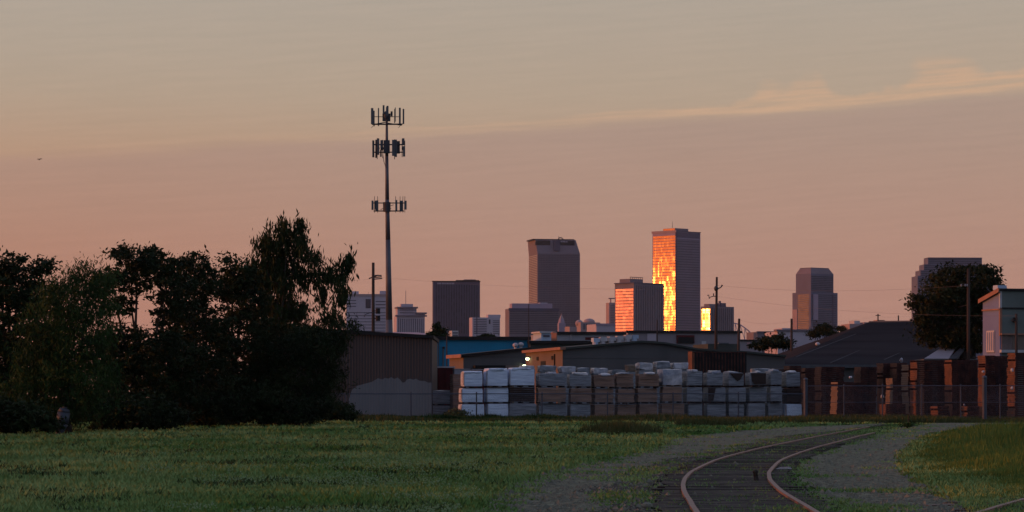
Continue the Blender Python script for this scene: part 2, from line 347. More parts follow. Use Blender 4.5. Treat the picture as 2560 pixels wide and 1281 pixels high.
# centre line of the curved track, (y, x)
CL = [(-30, 1.9), (0, 2.1), (20, 2.5), (30, 2.85), (36.7, 3.14), (43, 3.38), (48, 3.68), (53.3, 4.1), (58, 4.65), (64.8, 5.45), (72, 6.55), (81, 8.0), (92, 9.95), (106, 12.4), (120, 15.0), (140, 18.6), (160, 22.6), (176, 26.0), (230, 38.0)]
_y = np.array([c[0] for c in CL]); _x = np.array([c[1] for c in CL])
def cl(y): return float(np.interp(y, _y, _x))
ys = np.arange(-30, 230, 1.0); xs = np.interp(ys, _y, _x)
for _ in range(10): xs[1:-1] = (xs[:-2] + 2 * xs[1:-1] + xs[2:]) / 4
def clx(y): return np.interp(y, ys, xs)
def track_frame(y):
    s = (clx(y + .5) - clx(y - .5)); t_ = Vector((s, 1, 0)).normalized(); return Vector((float(clx(y)), y, 0)), t_, Vector((t_.y, -t_.x, 0))

def sheet(name, left, right, m, z, y0, y1, step=.8, wob=.5):
    """flat strip between two x(y) functions with ragged edges"""
    mb = MB(); yy = np.arange(y0, y1, step)
    for y in yy:
        a = left(y) + wob * mnoise.noise(Vector((y * .35, 1.3, z * 9))) * 2 + random.uniform(-.1, .1); b_ = right(y) + wob * mnoise.noise(Vector((y * .3, 7.7, z * 5))) * 2 + random.uniform(-.1, .1)
        if b_ < a + .05: b_ = a + .05
        mb.v += [(a, y, z), (a * .5 + b_ * .5, y, z), (b_, y, z)]
    for i in range(len(yy) - 1):
        o = 3 * i; mb.f += [(o, o + 1, o + 4, o + 3), (o + 1, o + 2, o + 5, o + 4)]
    return struct(mb.build(name, m))
lp = lambda pts: (lambda y: float(np.interp(y, [p[0] for p in pts], [p[1] for p in pts])))
# gravel left of the track: outer edge seen from (1190,1281) through (1290,1210) (1450,1160) (1620,1130) (1700,1095) (1900,1080)
def px_edge(pts):
    q = sorted([(gd(py), (px - CX) / F * gd(py)) for px, py in pts]); return lp([(0, q[0][1] - .3)] + q + [(200, q[-1][1] + 4)])
GL = px_edge([(1130, 1330), (1190, 1281), (1235, 1240), (1290, 1210), (1380, 1180), (1470, 1158), (1620, 1130), (1690, 1098), (1800, 1083), (1960, 1070), (2200, 1060)])
GR = px_edge([(2600, 1400), (2420, 1281), (2350, 1230), (2260, 1180), (2250, 1140), (2290, 1105), (2330, 1085), (2440, 1066), (2560, 1058)])
sheet('gravel_path', GL, lambda y: min(clx(y) - 1.5, GL(y) + 1.5 + max(0, y - 70) * .05), 'gravel', .014, 15, 168, wob=.3)
sheet('dirt_verge', lambda y: GL(y) + .8, lambda y: clx(y) - 1.05, 'track_soil', .009, 15, 168, wob=.2)
sheet('ballast', lambda y: clx(y) + 1.0, GR, 'gravel', .014, 15, 172, wob=.35)
sheet('track_bed', lambda y: clx(y) - 1.15, lambda y: clx(y) + 1.05, 'track_soil', .034, -30, 112, wob=.12)

# railway track: two rails and its sleepers are one thing
tr = thing('railway_track', 'rusty curved railway track bending away across the gravel towards the yard', 'railway track', (float(clx(36)), 36, 0))
def rail(off, parent, frame, y0, y1, name='rail'):
    prof = [(-.07, 0), (.07, 0), (.07, .015), (.012, .03), (.012, .105), (.037, .115), (.037, .15), (-.037, .15), (-.037, .115), (-.012, .105), (-.012, .03), (-.07, .015)]
    mb = MB(); yy = np.arange(y0, y1, 1.0); np_ = len(prof)
    for y in yy:
        c, t_, r_ = frame(float(y))
        wobx = .012 * mnoise.noise(Vector((y * .4, off, 3)))
        for a, z in prof: q = c + r_ * (off + a + wobx); mb.v.append((q.x, q.y, z - .078))
    for i in range(len(yy) - 1):
        for j in range(np_): k_ = (j + 1) % np_; o = i * np_; mb.f.append((o + j, o + k_, o + np_ + k_, o + np_ + j))
    return mb.build(name, 'rail_rust', parent)
rail(-.7525, tr, track_frame, -28, 141); rail(.7525, tr, track_frame, -28, 117)
tie0 = MB(); tie0.box(-1.22, 1.22, -.11, .11, -.10, .036)
tie_me = None
for i in range(98):
    y = 31 + i * .60; c, t_, r_ = track_frame(y)
    if tie_me is None:
        o = tie0.build('sleeper', 'tie_wood', tr); tie_me = o.data
    else:
        o = bpy.data.objects.new('sleeper', tie_me); col.objects.link(o); o.parent = tr; o.matrix_parent_inverse = tr.matrix_world.inverted()
    o.location = (c.x + random.uniform(-.05, .05), y, random.uniform(-.022, .012)); o.rotation_euler = (0, 0, math.atan2(r_.y, r_.x) + random.uniform(-.04, .04))
# second track entering at the lower corner
tr2 = thing('railway_track', 'dark second railway track whose rail crosses the lower corner beside the weeds', 'railway track', (7, 37, 0))
def frame2(y):
    x = 6.15 + .30 * (y - 36) + .002 * max(0, y - 36) ** 2; s = .30 + .004 * max(0, y - 36); t_ = Vector((s, 1, 0)).normalized(); return Vector((x + .7525, y, 0)), t_, Vector((t_.y, -t_.x, 0))
rail(-.7525, tr2, frame2, 24, 60); rail(.7525, tr2, frame2, 24, 60)
for i in range(40):
    y = 25 + i * .7; c, t_, r_ = frame2(y)
    o = bpy.data.objects.new('sleeper', tie_me); col.objects.link(o); o.parent = tr2; o.matrix_parent_inverse = tr2.matrix_world.inverted()
    o.location = (c.x, y, .004); o.rotation_euler = (0, 0, math.atan2(r_.y, r_.x))

def in_gravel(x, y):
    return (x > GL(y)) & (x < GR(y))

# blades: n tufts, each of a few pointed blades
def tufts(name, m, pos, h, spread, nb, label, wid=.012, lean=.35, parent=None):
    n_ = len(pos); P0 = np.repeat(pos, nb, 0); H = np.repeat(h, nb)
    a = RNG.uniform(0, 2 * np.pi, n_ * nb); r = RNG.uniform(0, 1, n_ * nb) * np.repeat(np.broadcast_to(spread, (n_,)), nb)
    P0 = P0 + np.stack([r * np.cos(a), r * np.sin(a), np.zeros_like(a)], 1)
    H = H * RNG.uniform(.55, 1.15, n_ * nb); l = RNG.uniform(-lean, lean, (n_ * nb, 2)) * H[:, None]
    b_ = RNG.uniform(0, 2 * np.pi, n_ * nb); W = (wid if np.isscalar(wid) else np.repeat(wid, nb)) * RNG.uniform(.7, 1.5, n_ * nb)
    wv_ = np.stack([np.cos(b_) * W, np.sin(b_) * W, np.zeros_like(b_)], 1)
    tip = P0 + np.stack([l[:, 0], l[:, 1], H], 1)
    o = arrays_mesh(name, np.stack([P0 - wv_, P0 + wv_, tip], 1), m, None)
    tag(o, label, 'vegetation', None, 'stuff'); return o
def sample_img(n_, px0, px1, py0, py1):
    px = RNG.uniform(px0, px1, n_); py = RNG.uniform(py0, py1, n_); d = EYE * F / (py - HY)
    return (px - CX) / F * d, d
GLv = np.vectorize(GL); GRv = np.vectorize(GR)
def vnoise(x, y, s, o=0): return np.array([mnoise.noise(Vector((a * s, b_ * s, o))) for a, b_ in zip(x, y)])
# lawn
x, y = sample_img(80000, -500, 3000, 1040, 1420)
gl_, gr_ = GLv(y), GRv(y); cx_ = clx(y)
ing = (x > gl_) & (x < gr_)
nz = vnoise(x, y, .35, 2)
dirt = ing & (x < cx_ - 1.4) & (x > gl_ + 1.5 + np.maximum(0, y - 70) * .05)
keep = (~ing) | (dirt & (RNG.uniform(0, 1, len(x)) < np.clip(.55 + 1.4 * nz, .08, 1))) | ((nz > .18) & (RNG.uniform(0, 1, len(x)) < .55)) | (ing & (np.abs(x - gl_) < .5) & (RNG.uniform(0, 1, len(x)) < .5))
mid = (np.abs(x - cx_) < 1.4); keep = np.where(mid, RNG.uniform(0, 1, len(x)) < np.clip(.32 + (y - 60) * .016 + .9 * nz, .08, 1), keep)
keep |= (x > cx_ + .9) & (x < cx_ + 1.3 + 1.2 * (nz + .2)) & (RNG.uniform(0, 1, len(x)) < .4)
keep |= (y > 104) & (y < 150) & (np.abs(x - cx_ - .9) < 1.5)
keep |= (nz > .32) & (x > cx_) & (RNG.uniform(0, 1, len(x)) < .8)
x, y, nz, ing = x[keep], y[keep], nz[keep], ing[keep]
n_b = vnoise(x, y, 1.1, 12)
h = np.where(ing, .085, .10 + .06 * nz + .10 * np.clip(n_b - .1, 0, 1) + .0004 * y) * RNG.uniform(.45, .9, len(x))
tufts('grass', 'grass_blade', np.stack([x, y, np.zeros_like(x)], 1), h, .10 + y * .0022, 7, 'short green grass and low weeds covering the field', wid=.009 + y * .00020, lean=.9)
# clover heads in patches
x, y = sample_img(26000, 350, 1900, 1085, 1330)
c1 = vnoise(x, y, .22, 5) + .5 * vnoise(x, y * .5, .9, 9)
keep = (x < GLv(y) - .1) & (c1 > .12) & (RNG.uniform(0, 1, len(x)) < .75); x, y = x[keep], y[keep]
z = RNG.uniform(.09, .17, len(x)); s = RNG.uniform(.008, .016, len(x)); c = np.stack([x, y, z], 1)
q = np.stack([c + np.stack([-s, 0 * s, 0 * s], 1), c + np.stack([0 * s, 0 * s, -s], 1), c + np.stack([s, 0 * s, 0 * s], 1), c + np.stack([0 * s, 0 * s, s], 1)], 1)
q2 = np.stack([c + np.stack([0 * s, -s, 0 * s], 1), c + np.stack([0 * s, 0 * s, -s], 1), c + np.stack([0 * s, s, 0 * s], 1), c + np.stack([0 * s, 0 * s, s], 1)], 1)
tag(arrays_mesh('clover', np.concatenate([q, q2]), 'clover', None), 'pale clover heads scattered in patches over the grass', 'flowers', None, 'stuff')
# darker broad weeds in streaky patches
x, y = sample_img(16000, -300, 1900, 1075, 1400); c2_ = vnoise(x * .5, y * .35, .5, 21) + .4 * vnoise(x, y, 1.3, 23)
keep = (x < GLv(y) - .2) & (c2_ > .22); x, y = x[keep], y[keep]
tufts('broad_weeds', 'weed_dark', np.stack([x, y, np.zeros_like(x)], 1), RNG.uniform(.06, .13, len(x)), .10 + y * .001, 6, 'darker broad leaved weeds in patches through the field', wid=.022 + y * .0002, lean=.8)
# tall yellow green weeds on the right
x, y = sample_img(30000, 2240, 3000, 1052, 1340)
keep = (x > GRv(y) + .25 * vnoise(x, y, .6, 4)) & (y < 125) & ((y > 41) | (x > 9)); x, y = x[keep], y[keep]
e = np.clip((x - GRv(y)) / 2.0, 0.12, 1)
h = e * (.34 + .25 * vnoise(x, y, .3, 8)) * np.clip(y / 75, .45, 1.15)
keep = (x - (6.15 + .30 * (y - 36)) < -.3) | (x - (6.15 + .30 * (y - 36)) > 2.0) | (y > 44); x, y, h = x[keep], y[keep], h[keep]
tufts('tall_weeds', 'weed_blade', np.stack([x, y, np.zeros_like(x)], 1), np.clip(h, .06, 1), .12 + y * .0012, 8, 'tall yellow green weeds on the right of the gravel', wid=.010 + y * .00016)
# rough verge at the foot of the fence
x, y = sample_img(12000, 1150, 2700, 1048, 1064); y = RNG.uniform(150, 188, len(x)); px_ = RNG.uniform(900, 2700, len(x)); x = (px_ - CX) / F * y
keep = (~((y < 166) & (px_ > 1850))) & (~((px_ < 1700) & (y < 176))); x, y = x[keep], y[keep]
tufts('verge_weeds', 'dry_weed', np.stack([x, y, 0 * x], 1), .30 + .3 * vnoise(x, y, .15, 3), .35, 8, 'rough olive brown weeds along the foot of the yard fence', wid=.045)
x = RNG.uniform(-16, 4, 2500); y = RNG.uniform(181, 187, 2500)
tufts('verge_grass', 'leaf_green', np.stack([x, y, 0 * x], 1), .22 + .5 * np.abs(vnoise(x, y, .3, 3)), .35, 8, 'dark green growth at the foot of the grey metal shed', wid=.045)
# one brownish clump standing out of the field
x = RNG.normal(6.5, .9, 500) ; y = RNG.normal(124, 3.2, 500)
x = (RNG.normal(1550, 35, 700) - CX) / F * 118; y = RNG.normal(118, 2.0, 700)
tag(tufts('weed_clump', 'dry_weed', np.stack([x, y, 0 * x], 1), RNG.uniform(.25, .6, len(x)), .2, 7, 'brown dry weed clump standing in the field left of the gravel path', wid=.02), None, 'weeds', None, 'thing')
# stones
x, y = sample_img(30000, 1100, 2700, 1062, 1400); keep = (x > GLv(y)) & (x < GRv(y)) & ((np.abs(x - clx(y)) > 1.4) | (RNG.uniform(0, 1, len(x)) < .25)); x, y = x[keep], y[keep]
s = RNG.uniform(.008, .024, len(x)) * np.where(RNG.uniform(0, 1, len(x)) < .06, 2.4, 1) * (1 + y * .004); th_ = RNG.uniform(0, 6.28, len(x))
c = np.stack([x, y, .018 + 0 * x], 1); U = lambda a, r_: np.stack([np.cos(th_ + a) * s * r_, np.sin(th_ + a) * s * r_, 0 * s], 1); top = c + np.stack([0 * s, 0 * s, s * .9], 1)
tri = [np.stack([c + U(a, 1), c + U(a + 2.09, 1.2), top], 1) for a in (0, 2.09, 4.18)]
tag(arrays_mesh('gravel_stones', np.concatenate(tri), 'stone', None), 'loose grey gravel stones over the path and track side', 'gravel', None, 'stuff')
def rock(name, px, py, s, label, m='pale_stone', flat=.5):
    d = gd(py); p = P(px, py, d); mb = MB(); mb.ball((p.x, d, s * flat * .7), s, s * .8, s * flat, 9, 6)
    mb.v = [tuple(Vector(v) + Vector((mnoise.noise(Vector(v) * 9), mnoise.noise(Vector(v) * 9 + Vector((5, 0, 0))), mnoise.noise(Vector(v) * 9 + Vector((0, 5, 0))))) * s * .35) for v in mb.v]
    return tag(mb.build(name, m), label, 'stone')
rock('stone', 1960, 1178, .17, 'pale flat stone lying just right of the right rail', flat=.3)
rock('stone', 1618, 1274, .08, 'small bluish stone on the dirt left of the left rail', 'stone', .8)
mb = MB()
for px, py, l in ((2350, 1268, .42), (2400, 1262, .5), (2455, 1272, .3)): p = P(px, py, gd(py)); mb.obox((p.x, p.y), .4, -l / 2, l / 2, -.06, .06, .012, .035, .012)
tag(mb.build('scrap_board', 'pallet_pale'), 'broken pale tan board lying on the gravel near the second rail', 'board')
tag(MB().path([Vector((4.33, 49.5, 0)), Vector((4.32, 49.6, .10)), Vector((4.31, 49.6, .19))], [.045, .04, .04]).ball((4.31, 49.6, .19), .05, .05, .04).build('marker_post', 'track_soil'), 'short rusty marker post standing inside the track by the right rail', 'post')

# ------------------------------------------------------------------ skyline
def solve(uc, u0, u1, d, th):
    c = math.cos(th); s = math.sin(th); w_ = d * (u1 - uc) / (c - u1 * s); l_ = d * (uc - u0) / (s + u0 * c); return w_, l_
class Tower:
    """a tall block whose near vertical edge shows at column pxc, left edge at px0, right edge at px1"""
    def __init__(s, name, label, cat, px0, pxc, px1, ptop, d, th, body, depth=None, group=None, pbase=None):
        s.d = d; s.th = th; s.C = ((pxc - CX) / F * d, d)
        s.w, l_ = solve((pxc - CX) / F, (px0 - CX) / F, (px1 - CX) / F, d, th)
        s.l = depth if depth else l_
        s.root = thing(name, label, cat, (s.C[0], s.C[1], 0), group); s.top = s.z(ptop)
        s.box('wall', body, 0, s.w, 0, s.l, 0, s.top)
    def z(s, py): return EYE + (HY - py) / F * s.d
    def box(s, name, m, a0, a1, b0, b1, z0, z1, parent=None):
        return MB().obox(s.C, s.th, a0, a1, b0, b1, z0, z1).build(name, m, parent or s.root)
    def a(s, px):                                      # position along the front face under column px
        return solve((s.C[0] / s.d), s.C[0] / s.d, (px - CX) / F, s.d, s.th)[0]
    def bands(s, side, n_, p0, p1, m, frac=.6, a0=0, a1=1, name='window_band', proud=.18, mul=0):
        z1, z0 = s.z(p0), s.z(p1); h_ = (z1 - z0) / n_
        for i in range(n_):
            zb = z0 + i * h_ + h_ * (1 - frac) / 2; zt = zb + h_ * frac
            if side == 'front': s.box(name, m, s.w * a0, s.w * a1, -proud, .05, zb, zt)
            else: s.box(name, m, -proud, .05, s.l * a0, s.l * a1, zb, zt)
    def ribs(s, side, n_, p0, p1, m, frac=.5, a0=0, a1=1, name='window_strip', proud=.3):
        z1, z0 = s.z(p0), s.z(p1)
        for i in range(n_):
            t0 = a0 + (a1 - a0) * (i + .5 - frac / 2) / n_; t1 = a0 + (a1 - a0) * (i + .5 + frac / 2) / n_
            if side == 'front': s.box(name, m, s.w * t0, s.w * t1, -proud, .05, z0, z1)
            else: s.box(name, m, -proud, .05, s.l * t0, s.l * t1, z0, z1)
    def roof(s, name, m, px0, px1, p0, p1, b0=.2, b1=.8):
        return s.box(name, m, s.a(px0), s.a(px1), s.l * b0, s.l * b1, s.z(p1) - .3, s.z(p0))

# A pale block behind the monopole
t = Tower('apartment_building', 'pale grey broad hospital block behind the cell tower, two roof boxes on top', 'building', 864, 866, 967, 737, 2600, R(4), 'tower_pale', 22)
t.roof('roof_box', 'tower_pale', 881, 897, 728, 737); t.roof('roof_box', 'tower_pale', 950, 966, 727, 737)
t.bands('front', 3, 750, 774, 'dark_glass', .3, .72, .97); t.bands('front', 3, 748, 770, 'dark_glass', .25, .02, .24); t.bands('front', 7, 778, 832, 'dark_glass', .22, .03, .97)
t.box('window', 'deep_glass', t.a(914), t.a(927), -.25, .05, t.z(771), t.z(748)); t.box('roof_edge', 'tower_rose', -.5, t.w + .5, -.5, .4, t.top - 1.5, t.top + .6)
t.box('mast', 'dark_steel', t.a(921), t.a(921.6), 4, 4.3, t.top, t.z(730))
# B stepped block with mast
t = Tower('office_building', 'lilac grey stepped block with overhanging roof slabs and a thin mast', 'building', 988, 992, 1062, 790, 2800, R(9), 'tower_pale', 26)
t.roof('upper_storey', 'tower_pale', 995, 1043, 770, 790); t.roof('roof_slab', 'tower_brown', 993, 1046, 767, 770, .1, .9)
t.roof('penthouse', 'tower_pale', 1005, 1035, 759.5, 767, .3, .7); t.roof('side_roof', 'tower_pale', 1043, 1064, 784, 790, .15, .8); t.roof('roof_slab', 'tower_brown', 1040, 1068, 781, 784, .05, .9)
t.box('roof_slab', 'tower_brown', -1.5, t.w + 2, -1.5, 2, t.z(792), t.z(788)); t.ribs('front', 14, 797, 832, 'dark_glass', .4, .03, .97)
t.bands('front', 2, 772, 786, 'dark_glass', .3, .1, .7)
t.box('mast', 'steel', t.a(1017.5), t.a(1018.6), 12, 12.4, t.z(760), t.z(726))
# C dark slab hotel
t = Tower('hotel_tower', 'dark slate blue slab hotel with faint pale lettering under its roof edge', 'building', 1080, 1083, 1200, 704, 3150, R(3.5), 'tower_dark', 28)
t.ribs('front', 17, 712, 835, 'deep_glass', .45, .04, .96)
t.roof('penthouse', 'tower_dark', 1160, 1190, 698.5, 704, .15, .7); t.roof('roof_edge', 'dark_trim', 1080, 1201, 702.5, 704.3, -.02, .1); t.roof('roof_edge', 'dark_trim', 1140, 1198, 700.5, 702.6, -.02, .5)
for i, (a_, b_) in enumerate(((1093.5, 1096), (1097, 1099.5), (1100.5, 1103), (1105.5, 1108), (1109, 1111.5), (1113.5, 1116), (1117.5, 1120.5), (1121.5, 1124), (1125.5, 1128), (1129.5, 1132), (1133, 1135.5))):
    t.box('sign_letter', 'tower_pale', t.a(a_), t.a(b_), -.5, -.32, t.z(711), t.z(707.2))
# small things in front of it
t = Tower('roof_shelter', 'small pale boxy building standing above the blue shed roof', 'building', 1128, 1130, 1146, 827, 640, R(12), 'pale_metal', 4)
t.bands('front', 2, 829, 843, 'dark_glass', .35, .12, .9)
# D low pale
t = Tower('apartment_building', 'mid sized grey block with striped storeys, its left end lit pink', 'building', 1173, 1181, 1250, 794, 2700, R(14), 'tower_pale')
t.bands('front', 9, 797, 836, 'dark_glass', .4, .05, .52); t.bands('front', 8, 800, 836, 'dark_glass', .4, .74, .98)
t.box('stair_panel', 'deep_glass', t.a(1222), t.a(1226), -.3, .05, t.z(810), t.z(799)); t.roof('roof_box', 'tower_pale', 1222, 1253, 786.5, 794); t.box('corner_column', 'tower_dark', t.a(1191), t.a(1193), -.4, .05, t.z(836), t.z(793))
# E wide
t = Tower('office_building', 'wide low purple grey office block with level window stripes before the chamfered tower', 'building', 1263, 1273, 1397, 772, 2850, R(12), 'tower_brown')
t.bands('front', 13, 777, 836, 'deep_glass', .38, .01, .99); t.roof('penthouse', 'tower_stone', 1282, 1383, 758.5, 772, .2, .8)
t.roof('roof_unit', 'tower_pale', 1352, 1372, 756, 759, .3, .6); t.box('roof_edge', 'tower_dark', -.6, t.w + .6, -.6, .5, t.top - 2.2, t.top + .5)
# F chamfered tower
d = 3720; t = Tower('skyscraper', 'tall brown grey skyscraper with sloped shoulders and a dark top', 'skyscraper', 1322, 1344, 1450, 634, d, R(11), 'tower_brown')
ca, sa = math.cos(t.th), math.sin(t.th); Q = lambda a, b_, z: (t.C[0] + a * ca - b_ * sa, t.C[1] + a * sa + b_ * ca, z)
def frus(a0, a1, b0, b1, A0, A1, B0, B1, z0, z1, name, m):
    return MB().hexa([Q(a0, b0, z0), Q(a1, b0, z0), Q(a1, b1, z0), Q(a0, b1, z0), Q(A0, B0, z1), Q(A1, B0, z1), Q(A1, B1, z1), Q(A0, B1, z1)]).build(name, m, t.root)
W_, D_ = t.w, t.l
frus(0, W_, 0, D_, -2, W_ - 4.5, 6, D_ - 2, t.top, t.z(599), 'crown', 'tower_brown')
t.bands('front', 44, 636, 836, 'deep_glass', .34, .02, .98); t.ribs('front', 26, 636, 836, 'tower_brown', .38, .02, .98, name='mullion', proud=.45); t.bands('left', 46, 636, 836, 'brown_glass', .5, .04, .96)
for i, pp in enumerate((616, 624)):
    f_ = (634 - pp) / 35; MB().hexa([Q(2 - 2 * f_, 6 * f_ - .5, t.z(pp + 3)), Q(W_ - 3 - 4.5 * f_, 6 * f_ - .5, t.z(pp + 3)), Q(W_ - 3 - 4.5 * f_, 7 * f_ + 1, t.z(pp + 3)), Q(2 - 2 * f_, 7 * f_ + 1, t.z(pp + 3)), Q(2 - 2 * f_, 6 * f_ + .4, t.z(pp)), Q(W_ - 3 - 4.5 * f_, 6 * f_ + .4, t.z(pp)), Q(W_ - 3 - 4.5 * f_, 7 * f_ + 1, t.z(pp)), Q(2 - 2 * f_, 7 * f_ + 1, t.z(pp))]).build('ledge', 'tower_stone', t.root)
for a_, b_ in ((1341, 1377), (1402, 1438)): t.box('crown_recess', 'black', t.a(a_), t.a(b_), 3.6, 9, t.z(613), t.z(601))
t.box('centre_bay', 'tower_dark', t.a(1385), t.a(1400), -.6, 8, t.z(627), t.z(600)); t.box('sign_letter', 'tower_pale', t.a(1403), t.a(1408), 3.2, 3.5, t.z(605), t.z(602.4)); t.box('sign_letter', 'tower_pale', t.a(1409), t.a(1414), 3.2, 3.5, t.z(605), t.z(602.2)); t.box('sign_letter', 'tower_pale', t.a(1415), t.a(1420), 3.2, 3.5, t.z(605), t.z(602.8))
t.roof('roof_slab', 'dark_trim', 1334, 1439, 596.8, 599.2, .12, .8)
mb = MB(); x0 = t.a(1404); mb.path([Q(x0, 20, t.z(597)), Q(x0 + .5, 20, t.z(592.5)), Q(x0 + 4, 20, t.z(592)), Q(x0 + 7, 20, t.z(597))], [.7] * 4); mb.tube(Q(x0 + .3, 20, t.z(594)), Q(x0 + .3, 20, t.z(587)), .25); mb.build('roof_crane', 'dark_steel', t.root)
# G domed hotel cupola
t = Tower('church_tower', 'small stone cupola tower peaking in front of the chamfered skyscraper', 'tower', 1394, 1397, 1414, 808, 2200, R(10), 'tower_stone', 5)
mb = MB(); cx0 = t.a(1405); ca, sa = math.cos(t.th), math.sin(t.th); base = Vector(Q(cx0, 2.5, t.z(808)))
mb.tube(base, base + Vector((0, 0, 3.2)), 2.6, 1.9, 10); mb.build('drum', 'tower_stone', t.root); mb = MB(); mb.tube(base + Vector((0, 0, 3.2)), base + Vector((0, 0, 6.6)), 1.9, .3, 10); mb.tube(base + Vector((0, 0, 6)), base + Vector((0, 0, 8)), .3, .1); mb.build('spire', 'tower_rose', t.root)
# low buildings around 1400-1540
t = Tower('house_block', 'low rosy roofed building between the cupola and the round dome', 'building', 1412, 1424, 1442, 817, 1500, R(30), 'tower_rose')
t = Tower('dome_building', 'low building with a rounded pinkish dome on the skyline', 'building', 1440, 1452, 1500, 806, 1700, R(28), 'tower_rose')
MB().ball(Q(0, 0, 0) and (P(1473, 806, 1720).x, 1720, P(1473, 806, 1720).z), 3.6, 3.6, 2.3, 14, 10).build('dome', 'tower_rose', t.root, True)
MB().ball((P(1448, 810, 1705).x, 1705, P(1448, 809, 1705).z), 2.4, 2.4, 2.2, 12, 8).build('small_dome', 'tower_rose', t.root, True)
t.ribs('front', 6, 810, 824, 'dark_glass', .4, .1, .9)
t = Tower('warehouse', 'flat blue grey building with a lit left edge before the orange windowed block', 'building', 1488, 1491, 1537, 810.5, 1400, R(14), 'tower_pale', 18)
t.box('roof_edge', 'tower_stone', -.3, t.w + .3, -.3, .5, t.top - .8, t.top + .3)
t = Tower('apartment_building', 'narrow pale brown block half hidden behind the orange windowed block', 'building', 1520, 1523, 1560, 757, 3600, R(10), 'tower_rose', 20)
t.roof('roof_rail', 'tower_rose', 1523, 1560, 745, 747, .1, .3); t.roof('roof_box', 'tower_rose', 1527, 1529, 746, 758, .1, .3); t.roof('roof_box', 'tower_rose', 1545, 1547, 746, 758, .1, .3)
t.bands('front', 16, 762, 830, 'dark_glass', .3, .1, .95)
# sun-facing glass fronts: the left faces look half way between the sun and the yard
def mirror_angle(px, off=0.0):
    c = -Vector(((px - CX) / F, 1, -.04)).normalized(); h_ = (c + sun_dir); return math.atan2(-h_.y, -h_.x) + R(off)
# J
t = Tower('office_building', 'square office block whose left face of striped glass glows coral orange', 'building', 1537, 1585, 1660, 708, 3300, mirror_angle(1560, 3.2), 'tower_brown')
t.bands('left', 14, 721, 829, 'rose_glass', .76, .03, .95); t.roof('roof_edge', 'tower_dark', 1583, 1660, 706.4, 708.3, -.02, 1.0)
t.roof('penthouse', 'tower_brown', 1585, 1617, 697, 708, .2, .75)
for px in (1586, 1591, 1596, 1601, 1606, 1611, 1616): t.roof('railing_post', 'steel', px, px + .6, 692.5, 697, .2, .22)
t.roof('railing', 'steel', 1585, 1617, 692, 692.8, .2, .22); t.ribs('front', 12, 714, 832, 'deep_glass', .25, .04, .96)
# K tallest
t = Tower('skyscraper', 'tallest skyscraper, its left glass face blazing orange and yellow with reflected sun', 'skyscraper', 1631, 1690, 1751, 579, 3500, mirror_angle(1660), 'tower_stone')
t.bands('left', 34, 588, 830, 'sun_glass', .80, .02, .97, name='glass_band'); t.box('parapet', 'tower_rose', -.5, .5, -.5, t.l + 1, t.top - 1, t.top + 1.6)
t.bands('front', 36, 600, 830, 'deep_glass', .25, .03, .97, proud=.12); t.box('corner_pier', 'tower_dark', -.4, 1.3, -.4, .9, 0, t.top + .2)
t.ribs('front', 26, 580, 594, 'tower_dark', .45, .03, .97, name='louvre'); t.ribs('front', 24, 597, 832, 'tower_brown', .42, .03, .97); t.box('roof_edge', 'tower_dark', 0, t.w + .5, -.5, .5, t.top, t.top + .8)
pen = t.box('penthouse', 'tower_brown', t.w * .08, t.w * .62, t.l * .12, t.l * .62, t.top, t.z(570)); t.box('penthouse_glazing', 'sun_glass', t.w * .08 - .3, t.w * .08, t.l * .12, t.l * .62, t.top + 1, t.z(570.5))
t.box('roof_glazing', 'sun_glass', t.w * .02, t.w * .06, t.l * .66, t.l * .98, t.top, t.z(577)); 
mst = P(1681, 570, 3540); MB().tube(mst, P(1681, 553, 3540), .35, .12).build('mast', 'steel', t.root)
# L
t = Tower('office_building', 'short block right of the tallest tower with a blinding yellow glass face', 'building', 1752, 1776, 1835, 766, 3000, mirror_angle(1763), 'tower_brown')
t.bands('left', 7, 772, 826, 'sun_glass_near', .86, .05, .9, name='glass_band'); t.roof('roof_box', 'tower_brown', 1777, 1813, 760, 766, .15, .7); t.roof('penthouse', 'tower_dark', 1800, 1815, 757, 766, .0, .5)
t.roof('vent', 'tower_dark', 1801, 1805, 752, 757, .1, .2); t.ribs('front', 10, 770, 835, 'deep_glass', .3, .05, .95)
# M bridge truss
br = thing('truss_bridge', 'steel arched truss bridge span sloping down beyond the towers', 'bridge', (P(1862, 850, 5200).x, 5200, 0))
up = [(1800, 806), (1820, 806), (1838, 809), (1850, 812), (1862, 820), (1872, 828), (1884, 841), (1896, 846), (1930, 846)]
lo_ = [(px, 850) for px, _ in up]
mb = MB(); [mb.tube(P(*a_, 5200), P(*b_, 5200), 1.1) for a_, b_ in zip(up, up[1:])]; mb.build('upper_chord', 'tower_stone', br)
mb = MB(); [mb.tube(P(*a_, 5200), P(*b_, 5200), 1.0) for a_, b_ in zip(lo_, lo_[1:])]; mb.build('lower_chord', 'tower_stone', br)
for i in range(len(up) - 1):
    MB().tube(P(*up[i], 5200), P(*lo_[i], 5200), .7).tube(P(*up[i], 5200), P(*lo_[i + 1], 5200), .6).build('truss_web', 'tower_stone', br)
for px in (1805, 1884, 1925): MB().box(P(px, 0, 5200).x - 3, P(px, 0, 5200).x + 3, 5196, 5206, 0, P(px, 850, 5200).z).build('pier', 'tower_stone', br)
# N..
t = Tower('warehouse', 'low grey building right of the truss bridge with a paler right half', 'building', 1888, 1893, 1940, 830, 1500, R(12), 'tower_brown', 20); t.box('pale_panel', 'tower_pale', t.a(1914), t.a(1924), -.3, .05, 0, t.z(833))
t.box('roof_edge', 'tower_dark', -.3, t.w + .3, -.3, .5, t.top - .6, t.top + .3)
